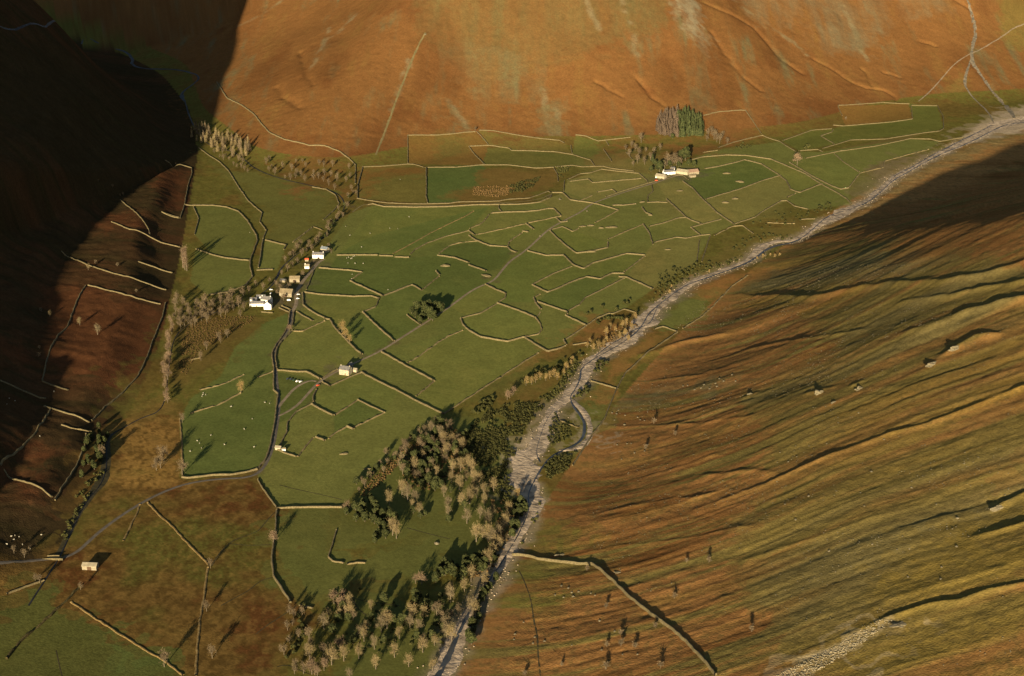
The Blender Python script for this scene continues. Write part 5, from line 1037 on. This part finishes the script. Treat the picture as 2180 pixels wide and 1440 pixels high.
def house(name, label, px, l, w, hw, pitch, rz, wallm, roofm, cat='house', windows=(0, 0), chim=0, door=False, open_front=False):
    """ridge along local x; the local -y side is the front"""
    p = ground_at([px])[0]; root = empty(name, p, math.radians(rz)); tag(root, label, cat)
    hr = w / 2 * math.tan(math.radians(pitch)); b = MB(); X, Y = l / 2, w / 2
    b.add([(-X,-Y,-1.2),(X,-Y,-1.2),(X,Y,-1.2),(-X,Y,-1.2),(-X,-Y,hw),(X,-Y,hw),(X,Y,hw),(-X,Y,hw),(-X,0,hw+hr),(X,0,hw+hr)], [(0,1,5,4),(2,3,7,6),(1,2,6,9,5),(3,0,4,8,7),(0,3,2,1)])
    b.build('wall', M[wallm], root)
    r = MB(); o = .35; t = .22; s = hr / Y
    for sg in (-1, 1):
        y0, z0 = sg * (Y + o), hw - o * s; v = [(-X - o, y0, z0 + .03), (X + o, y0, z0 + .03), (X + o, 0, hw + hr + .03), (-X - o, 0, hw + hr + .03)]
        v += [(a, b_, c + t) for a, b_, c in v]; f = [(0,1,2,3),(7,6,5,4),(0,4,5,1),(1,5,6,2),(3,2,6,7),(0,3,7,4)]
        r.add(v, f if sg > 0 else [q[::-1] for q in f])
    ro = r.build('roof', M[roofm], root)
    for k in range(chim):
        cx = (-X + .6, X - .6, 0)[k]; c = MB(); c.box(cx - .45, cx + .45, -.35, .35, hw + hr - .4, hw + hr + 1.1); c.build('chimney', M[wallm], ro)
    nc, nr_ = windows; fr = None; pn = None
    for j in range(nr_):
        for i in range(nc):
            if fr is None:
                a = MB(); a.box(-.55, .55, -.05, .04, 0, 1.25); fr = a.mesh('window', M['frame']); a = MB(); a.box(-.43, .43, -.035, .03, .12, 1.13); pn = a.mesh('pane', M['glass'])
            wx = -X + l * (i + .5) / nc; wz = .95 + j * 2.6
            if door and j == 0 and i == nc // 2: continue
            wo_ = link('window', fr, root, (wx, -Y - .01, wz)); link('pane', pn, wo_, (0, -.035, 0))
    if door:
        a = MB(); a.box(-.5, .5, -.05, .04, 0, 2.05); i = nc // 2 if nc else 0; link('door', a.mesh('door', M['door']), root, (-X + l * (i + .5) / nc if nc else 0, -Y - .01, 0))
    if open_front:
        a = MB(); a.box(-1.7, 1.7, -.05, .04, 0, 3.0); link('barn_door', a.mesh('barn_door', M['door']), root, (0, -Y - .01, 0))
    return root
# the inn
house('white_inn', 'tall white gable-fronted end of the inn, nearest the garden wall', (571,657), 8, 9, 6.0, 40, 88, 'white_wall', 'slate', 'inn', (3, 2), 1)
house('white_inn_wing', 'long low white front wing of the inn, running west from the tall gable', (547,651), 17, 6, 3.6, 35, 2, 'white_wall', 'slate', 'inn', (5, 1), 1, True)
house('white_inn_block', 'white middle block of the inn behind the tall gable', (568,646), 12, 8, 6.0, 38, -14, 'white_wall', 'slate', 'inn', (4, 2), 2)
house('white_outbuilding', 'small white outbuilding behind the long wing of the inn', (540,641), 8, 5, 2.8, 32, 0, 'white_wall', 'slate', 'building', (2, 1))
house('white_outhouse', 'white outhouse farthest back behind the inn', (556,635), 11, 5, 2.8, 32, 0, 'white_wall', 'slate', 'building', (3, 1))
house('big_barn', 'big barn with a sunlit tan roof east of the inn', (611,629), 16, 12, 4.6, 34, -10, 'stone_wall', 'tan_roof', 'barn', open_front=True)
house('stone_barn', 'stone barn with a pale roof up the yard behind the big tan-roofed barn', (628,599), 13, 9, 4.2, 33, 0, 'stone_wall', 'tan_roof', 'barn', open_front=True)
house('lean_to_shed', 'small grey shed beside the beck behind the big barn', (603,600), 7, 5, 2.6, 25, -20, 'stone_wall', 'slate', 'shed')
house('white_farmhouse', 'white farmhouse at the top of the hamlet with windows in front', (678,549), 15, 7, 5.2, 36, -4, 'white_wall', 'slate', 'house', (5, 2), 2, True)
house('blue_roofed_house', 'house with a blue-grey roof behind the white farmhouse', (692,536), 10, 7, 4.5, 36, -28, 'cream_wall', 'blue_roof', 'house', (3, 1), 1)
house('cream_cottage', 'small cream cottage below the red tractor shed in the yard', (654,571), 6, 5.5, 3.2, 38, 0, 'white_wall', 'pale_roof', 'house', (2, 1), 1)
house('red_roofed_shed', 'small shed with a bright red roof in the upper farmyard', (653,556), 4.5, 4, 2.6, 30, 10, 'stone_wall', 'red', 'shed')
# the big pale house on the lane
house('pale_house', 'big pale house beside the lane with two rows of windows', (736,796), 11.5, 8.5, 6.2, 34, -20, 'cream_wall', 'slate', 'house', (4, 2), 2, True)
house('rear_wing', 'grey rear wing standing close behind the big pale house', (745,784), 6, 5.5, 4.2, 36, 60, 'stone_wall', 'slate', 'building', (2, 1))
house('small_outbuilding', 'small pale outbuilding to the right of the big pale house', (755,791), 6, 4, 2.8, 32, -20, 'cream_wall', 'pale_roof', 'shed')
house('lone_barn', 'lone barn with a pale sheet roof beside the road at the lower left', (193,1210), 12, 6.5, 3.6, 26, -4, 'stone_wall', 'pale_roof', 'barn', open_front=True)
house('pale_shed', 'small pale shed by the road at the south end of the green', (593,957), 5.5, 4, 2.6, 30, -14, 'cream_wall', 'pale_roof', 'shed')
house('white_caravan_shed', 'tiny white shed right of the pale shed by the road', (604,960), 3.6, 3, 2.3, 25, 10, 'white_wall', 'pale_roof', 'shed')
# far farm
house('end_barn', 'pale-roofed barn at the west end of the far farm', (1407,379), 16, 9, 3.6, 32, -32, 'cream_wall', 'pale_roof', 'barn')
house('far_farmhouse', 'far farmhouse with a white end and dark roof', (1424,371), 20, 7, 4.6, 34, 18, 'white_wall', 'slate', 'house', (5, 2), 2, True)
house('stone_porch', 'small stone store joined behind the far farmhouse', (1432,362), 7, 5, 3.2, 34, 18, 'stone_wall', 'slate', 'building')
house('long_barn', 'long barn with a pale sunlit roof in the middle of the far farm', (1454,370), 20, 10, 4.2, 32, -30, 'cream_wall', 'pale_roof', 'barn')
house('rusty_barn', 'wide rusty-roofed barn at the east end of the far farm', (1474,370), 18, 12, 4.2, 28, 20, 'stone_wall', 'pink_roof', 'barn')
house('yard_shed', 'low tan shed in front of the rusty-roofed barn', (1474,377), 10, 6, 2.6, 25, 20, 'stone_wall', 'tan_roof', 'shed')
# bridge
bp_ = ground_at([(112,1189)])[0]; bz = math.radians(2)
br = empty('stone_bridge', bp_, bz); tag(br, 'small humpbacked stone bridge carrying the road over the beck', 'bridge')
def arch_prism(y0, y1, top, bot, L_=9.0, n=14):
    b = MB(); xs = np.linspace(-L_, L_, n); v = []; f = []
    for x in xs:
        zt = top(x); zb = bot(x); v += [(x, y0, zb), (x, y1, zb), (x, y1, zt), (x, y0, zt)]
    for k in range(n - 1):
        a = k * 4; f += [(a, a + 4, a + 7, a + 3), (a + 1, a + 2, a + 6, a + 5), (a + 3, a + 7, a + 6, a + 2), (a, a + 1, a + 5, a + 4)]
    f += [(0, 3, 2, 1), (4 * n - 4, 4 * n - 3, 4 * n - 2, 4 * n - 1)]; return b.add(v, f)
deck = lambda x: .55 * math.cos(x / 9 * math.pi / 2) + .2
soff = lambda x: max(-2.5, -2.4 + math.sqrt(max(0.0, 9 - x * x)) * .75) if abs(x) < 3 else -2.5
arch_prism(-2.3, 2.3, deck, soff).build('arch', M['stone'], br)
arch_prism(-2.7, -2.3, lambda x: deck(x) + .9, lambda x: -1.5, 9).build('parapet', M['stone'], br); arch_prism(2.3, 2.7, lambda x: deck(x) + .9, lambda x: -1.5, 5).build('parapet', M['stone'], br)
# cars
def make_car(name, label, px, rz, paint, kind_='car', grp=None):
    p = ground_at([px])[0]; root = empty(name, p + [0, 0, .22], math.radians(rz)); tag(root, label, kind_, grp)
    b = MB(); W_ = .82
    prof = [(-2.0,.28),(2.0,.28),(2.05,.62),(1.9,.80),(1.0,.92),(.45,1.36),(-.95,1.40),(-1.55,.98),(-2.0,.90),(-2.08,.6)] if kind_ == 'car' else [(-2.2,.32),(2.2,.32),(2.25,.85),(2.05,1.0),(1.6,1.9),(-2.15,1.95),(-2.25,.7)]
    n = len(prof); v = [(x, -W_, z) for x, z in prof] + [(x, W_, z) for x, z in prof]
    b.add(v, [tuple(range(n)), tuple(range(2 * n - 1, n - 1, -1))] + [(i, i + n, (i + 1) % n + n, (i + 1) % n) for i in range(n)]); b.build('body', M[paint], root)
    g = MB(); g.box(-.85, .40, -W_ - .01, W_ + .01, .98, 1.28); g.add([(1.0,-.7,.95),(1.0,.7,.95),(.50,.7,1.335),(.50,-.7,1.335)], [(0,1,2,3)]); g.build('side_window', M['glass'], root)
    w = MB(); w.tube([(0, -.1, 0), (0, .1, 0)], [.31, .31], 12); w.add([(.31*math.cos(a), -.1, .31*math.sin(a)) for a in np.linspace(0, 6.28, 13)[:-1]], [tuple(range(12))]); wm = w.mesh('wheel', M['tyre'])
    for x in (-1.25, 1.3):
        for y in (-.78, .78): link('wheel', wm, root, (x, y, .31))
    return root
make_car('parked_car', 'white car, rightmost of the row parked on the green', (640,814), 62, 'white_paint')
make_car('parked_car', 'small white car left of the rightmost one on the green', (633,813), 62, 'white_paint')
make_car('parked_car', 'dark green car in the middle of the row on the green', (626,811), 62, 'green_paint')
make_car('parked_car', 'dark blue car at the left end of the row on the green', (613,808), 62, 'dark_paint')
make_car('parked_car', 'second dark car from the left on the green', (620,809), 62, 'dark_paint')
make_car('red_car', 'bright red car on the lane below the big pale house', (677,822), 50, 'red')
make_car('parked_van', 'white van in the inn yard below the big barn', (615,641), 8, 'white_paint', 'van')
make_car('parked_car', 'white car by the yard wall, upper one at the right of the big barn', (635,628), 10, 'white_paint')
make_car('parked_car', 'white car by the yard wall, lower one at the right of the yard', (634,637), 5, 'white_paint')
make_car('parked_car', 'white car behind the tall gable of the inn', (577,618), 15, 'white_paint')
make_car('parked_car', 'white car just above the inn, beside the bare trees', (577,626), 85, 'white_paint')
make_car('tractor_van', 'red van parked by the far farm west barn', (1397,386), 20, 'red', 'van')
make_car('parked_van', 'white van at the west end of the far farm', (1397,379), 75, 'white_paint', 'van')
# sheep
def sheep_mesh():
    bm = bmesh.new(); bmesh.ops.create_icosphere(bm, subdivisions=2, radius=.5)
    for v in bm.verts:
        v.co = Vector((v.co.x * 1.25, v.co.y * .72, v.co.z * .78 + .68)); v.co += v.co.normalized() * .02 * math.sin(v.co.x * 23 + v.co.y * 31)
    def blob(c, s):
        r = bmesh.ops.create_icosphere(bm, subdivisions=1, radius=1.0)
        for v in r['verts']: v.co = Vector(c) + Vector((v.co.x * s[0], v.co.y * s[1], v.co.z * s[2]))
    blob((.62, 0, .88), (.16, .13, .2)); blob((.80, 0, .92), (.17, .09, .10)); blob((.70, .13, 1.0), (.05, .08, .03)); blob((.70, -.13, 1.0), (.05, .08, .03)); blob((-.63, 0, .68), (.06, .05, .14))
    for x in (-.36, .38):
        for y in (-.19, .19): blob((x, y, .24), (.06, .06, .28))
    me = bpy.data.meshes.new('sheep'); bm.to_mesh(me); bm.free(); me.materials.append(M['wool']); return me
SM = sheep_mesh()
SHEEP = [('white sheep grazing in the pasture by the white farmhouse', [(738,551),(742,549),(747,552),(752,547),(749,551),(741,561),(756,562),(773,562),(755,546)]),
  ('white sheep alone near the tumbled wall link, upper of two', [(750,585)]), ('white sheep alone near the tumbled wall link, lower of two', [(749,595)]), ('white sheep alone beside the hooked wall', [(826,618)]),
  ('white sheep grazing on the bright green west field', [(433,838),(438,842),(430,845),(491,867),(564,858),(574,860),(537,893),(449,928),(420,940),(425,945),(429,955),(405,962),(492,867),(541,953),(520,915),(478,948),(432,842)]),
  ('white sheep alone in the round western field', [(532,496)]), ('large white boulder-like sheep in the field by the grassy lane', [(852,383)]),
  ('white sheep in the big pasture under the grassy lane', [(736,483),(745,502),(830,487),(847,488),(871,463),(788,498),(770,527)]),
  ('white sheep in the dim field left of the lone barn', [(24,1143),(32,1141),(41,1144),(64,1169),(15,1160),(48,1160),(88,1140),(30,1150)]),
  ('white sheep on the rough slope above the beck in the west', [(20,850),(32,855),(15,862),(115,835),(85,930)])]
sr = np.random.default_rng(5)
for lab, pts in SHEEP:
    LAB = single_out(lab, pts)
    for k, p in enumerate(ground_at(pts)):
        o = link('sheep', SM, loc=p, rz=sr.uniform(0, 6.28)); s = sr.uniform(1.0, 1.25); o.scale = (s, s, s); tag(o, LAB[k], 'sheep', lab.replace('white ', '') + ' flock' if len(pts) > 1 else None)
# stones: boulders, heaps and outcrops
def rock_mesh(seed, sx, sy, sz, sub=2, amp=.35, flat=.3):
    bm = bmesh.new(); bmesh.ops.create_icosphere(bm, subdivisions=sub, radius=1.0); co = np.array([v.co[:] for v in bm.verts])
    nn = fbm(co[:, 0] * 1.3 + seed * 3.1 + co[:, 2], co[:, 1] * 1.3 + co[:, 2] * .7, seed, 3)
    for v, k in zip(bm.verts, nn):
        q = v.co * (1 + amp * float(k)); v.co = Vector((q.x * sx, q.y * sy, max(q.z, -flat) * sz))
    me = bpy.data.meshes.new('rock'); bm.to_mesh(me); bm.free(); return me
BO = [rock_mesh(k, 1.0, .8, .7, 1) for k in range(4)]
for m_ in BO: m_.materials.append(M['boulder_stone'])
def boulders(lab, pts, size=(.9, 1.8), grp=None):
    LAB = single_out(lab, pts)
    for k, p in enumerate(ground_at(pts)):
        o = link('boulder', BO[sr.integers(4)], loc=p, rz=sr.uniform(0, 6.28)); s = sr.uniform(*size); o.scale = (s, s, s); tag(o, LAB[k], 'boulder', grp)
boulders('pale boulder at the foot of the eastern fell', fill([(1295,870),(1345,865),(1380,895),(1340,905),(1298,905)], 9, 51, 8) + fill([(1305,945),(1380,945),(1375,975),(1310,980)], 7, 52, 9), (.9, 1.6), 'boulders at the foot of the eastern fell')
boulders('pale boulder on rough ground under the intake wall', fill([(1160,1235),(1260,1245),(1280,1270),(1180,1275)], 9, 53, 10) + fill([(1070,1320),(1300,1310),(1380,1400),(1100,1400)], 12, 54, 18), (.8, 1.4), 'boulders under the intake wall')
boulders('pale boulder scattered high on the eastern fell', fill([(1420,820),(1620,790),(2100,960),(2120,1200),(1800,1300),(1560,1100),(1460,920)], 26, 55, 30), (.7, 1.3), 'boulders on the eastern fell')
boulders('pale boulder in the scree stripe beside the green streak', fill([(1450,822),(1560,798),(1600,810),(1480,838)], 12, 56, 8), (1, 1.8), 'boulders in the scree stripe')
boulders('lone pale boulder with a shadow on the orange back fell', [(905,74)], (3.2, 3.3))
boulders('white boulder in the walled notch beside the grassy lane', [(1192,425)], (2.6, 2.7))
boulders('pale boulder in the clearing of the riverside wood', [(930,1158)], (2.2, 2.3))
boulders('pale boulder beside the lane, right of the pointed wall', [(1250,450)], (2.0, 2.1)); boulders('pale boulder beside the lane, west of the hooked wall', [(1150,503)], (2.0, 2.1))
def heap(lab, px, l, w, h, rz, seed):
    me = rock_mesh(seed, l / 2, w / 2, h, 3, .25, .25); me.materials.append(M['stone']); p = ground_at([px])[0]
    tag(link('stone_heap', me, loc=p, rz=math.radians(rz)), lab, 'stone heap')
heap('oval stone heap alone in the pasture above the yew clump', (948,567), 13, 6, 2.2, 0, 401)
heap('stone rubble heap where the thick wall meets the lane bend', (1035,588), 16, 5, 2.0, -35, 402)
heap('stone heap in the row east of the lane, first from the zigzag wall', (1240,483), 11, 4.5, 1.8, 12, 403)
heap('second stone heap in the row east of the lane, joined to a wall', (1258,481), 11, 4.5, 1.8, 5, 404)
heap('small round stone heap in the middle of the row east of the lane', (1280,486), 8, 4.5, 1.7, 0, 405)
heap('longest stone heap at the right end of the row east of the lane', (1302,485), 19, 5, 2.0, 5, 406)
heap('upper stone heap in the dark green field by the far farm', (1547,370), 13, 6, 2.2, 5, 407)
heap('lower tilted stone heap in the dark green field by the far farm', (1575,388), 15, 6, 2.2, -30, 408)
heap('left one of the pair of stone heaps in the field below the far farm', (1544,432), 11, 6, 2.2, 0, 409)
heap('right one of the pair of stone heaps in the field below the far farm', (1565,424), 11, 6, 2.2, 5, 410)
heap('faint stone heap in the olive field in front of the far farm', (1447,407), 11, 5, 1.6, 5, 411)
heap('lumpy stone heap on the big thick wall east of the lane', (1258,537), 14, 4, 2.2, 8, 412)
heap('stone heap at the head of the bracken patch beside the lane end', (1367,431), 10, 5, 2.0, 30, 413)
heap('low stone heap in the lower pasture near the wood', (732,967), 9, 3.5, 1.3, 15, 414)
heap('low stone heap closest to the wood in the lower pasture', (782,999), 8, 3, 1.2, 8, 415)
heap('low stone heap in the riverside pasture by the bracken strip', (1421,532), 9, 4, 1.2, 10, 416)
heap('stone heap on the wall end beside the short bracket wall', (1384,459), 7, 4, 2.2, -20, 417)
def outcrop(lab, px, l, w, h, rz, seed):
    me = rock_mesh(seed, l / 2, w / 2, h, 4, .75, .3); me.materials.append(M['boulder_stone']); p = ground_at([px])[0]
    tag(link('rock_outcrop', me, loc=p - [0, 0, .3 * h], rz=math.radians(rz)), lab, 'outcrop')
outcrop('pointed dark crag standing out in the middle of the eastern fell', (1748,836), 13, 5, 3.2, 12, 501)
outcrop('small crag with a pale face just right of the pointed crag', (1830,828), 8, 4, 2.4, 20, 502)
outcrop('tiny pale crag below the pointed crag on the eastern fell', (1775,858), 5, 2.5, 1.6, 20, 503)
outcrop('pale crag on the bracken, left of the pointed crag', (1597,840), 6, 2.5, 1.6, 20, 504)
outcrop('long knobbly crag under the big curved shadow on the upper right', (1985,776), 17, 4, 2.2, 30, 505)
outcrop('broken crag on the upper right, above the knobbly crag', (2035,742), 13, 4, 2.2, 25, 506)
outcrop('crag high on the right edge with a jagged shadow', (2125,1082), 11, 4, 2.4, 25, 507)
outcrop('pale rock patch beside the dry gully at the lower right', (1920,1330), 14, 7, .9, 15, 508)
outcrop('low pale rock ledges on the fell above the great intake wall', (1195,1182), 9, 3, 1.2, 0, 509)
outcrop('low pale ledge just right of the bend in the great intake wall', (1318,1219), 8, 3, 1.0, -5, 510)

# loose stones: far too many to count
def stones(name, X, Y, lo, hi, mat, seed):
    r = np.random.default_rng(seed); bm = bmesh.new(); bmesh.ops.create_icosphere(bm, subdivisions=1, radius=1.0)
    T = np.array([v.co[:] for v in bm.verts]); Fc = np.array([[v.index for v in f_.verts] for f_ in bm.faces]); bm.free(); n = len(X)
    s_ = r.uniform(lo, hi, (n, 1, 1)) * r.uniform(.7, 1.3, (n, 1, 3)); V = T[None] * (1 + r.uniform(-.25, .25, (n, len(T), 1))) * s_ * [1, 1, .7]
    V = V + np.stack([X, Y, height(X, Y) + .15], 1)[:, None]; Q = (Fc[None] + (np.arange(n) * len(T))[:, None, None]).reshape(-1, 3); V = V.reshape(-1, 3); o = V.mean(0)
    ob = link(name, np_mesh(name, V - o, None, Q), loc=o, mat=M[mat]); ob['kind'] = 'stuff'; return ob
_r = np.random.default_rng(612)
_p = np.repeat(_rv[:, :2], 1, axis=0); _c = resample(_rv[:-1, :2], 2.0); _k = _r.integers(0, len(_c), 2600); _o = _r.normal(0, 7.5, (2600, 2))
stones('river_stones', _c[_k, 0] + _o[:, 0], _c[_k, 1] + _o[:, 1], .25, .75, 'gravel', 613)
_P = ground_at([(1480,640),(1700,560),(2160,600),(2160,1420),(1600,1420),(1250,1180),(1290,900)])[:, :2]; _q = _r.uniform(_P.min(0), _P.max(0), (9000, 2)); _q = _q[pip(_q[:, 0], _q[:, 1], _P) & (fbm(_q[:, 0] / 40, _q[:, 1] / 40, 614, 3) > .06)]
stones('scattered_stones', _q[:, 0], _q[:, 1], .18, .55, 'boulder_stone', 615)
_P = ground_at([(1640,1445),(1760,1385),(1870,1322),(1905,1318),(1830,1375),(1720,1440)])[:, :2]; _q = _r.uniform(_P.min(0), _P.max(0), (2600, 2)); _q = _q[pip(_q[:, 0], _q[:, 1], _P)]
stones('scree', _q[:, 0], _q[:, 1], .2, .6, 'rock', 616)
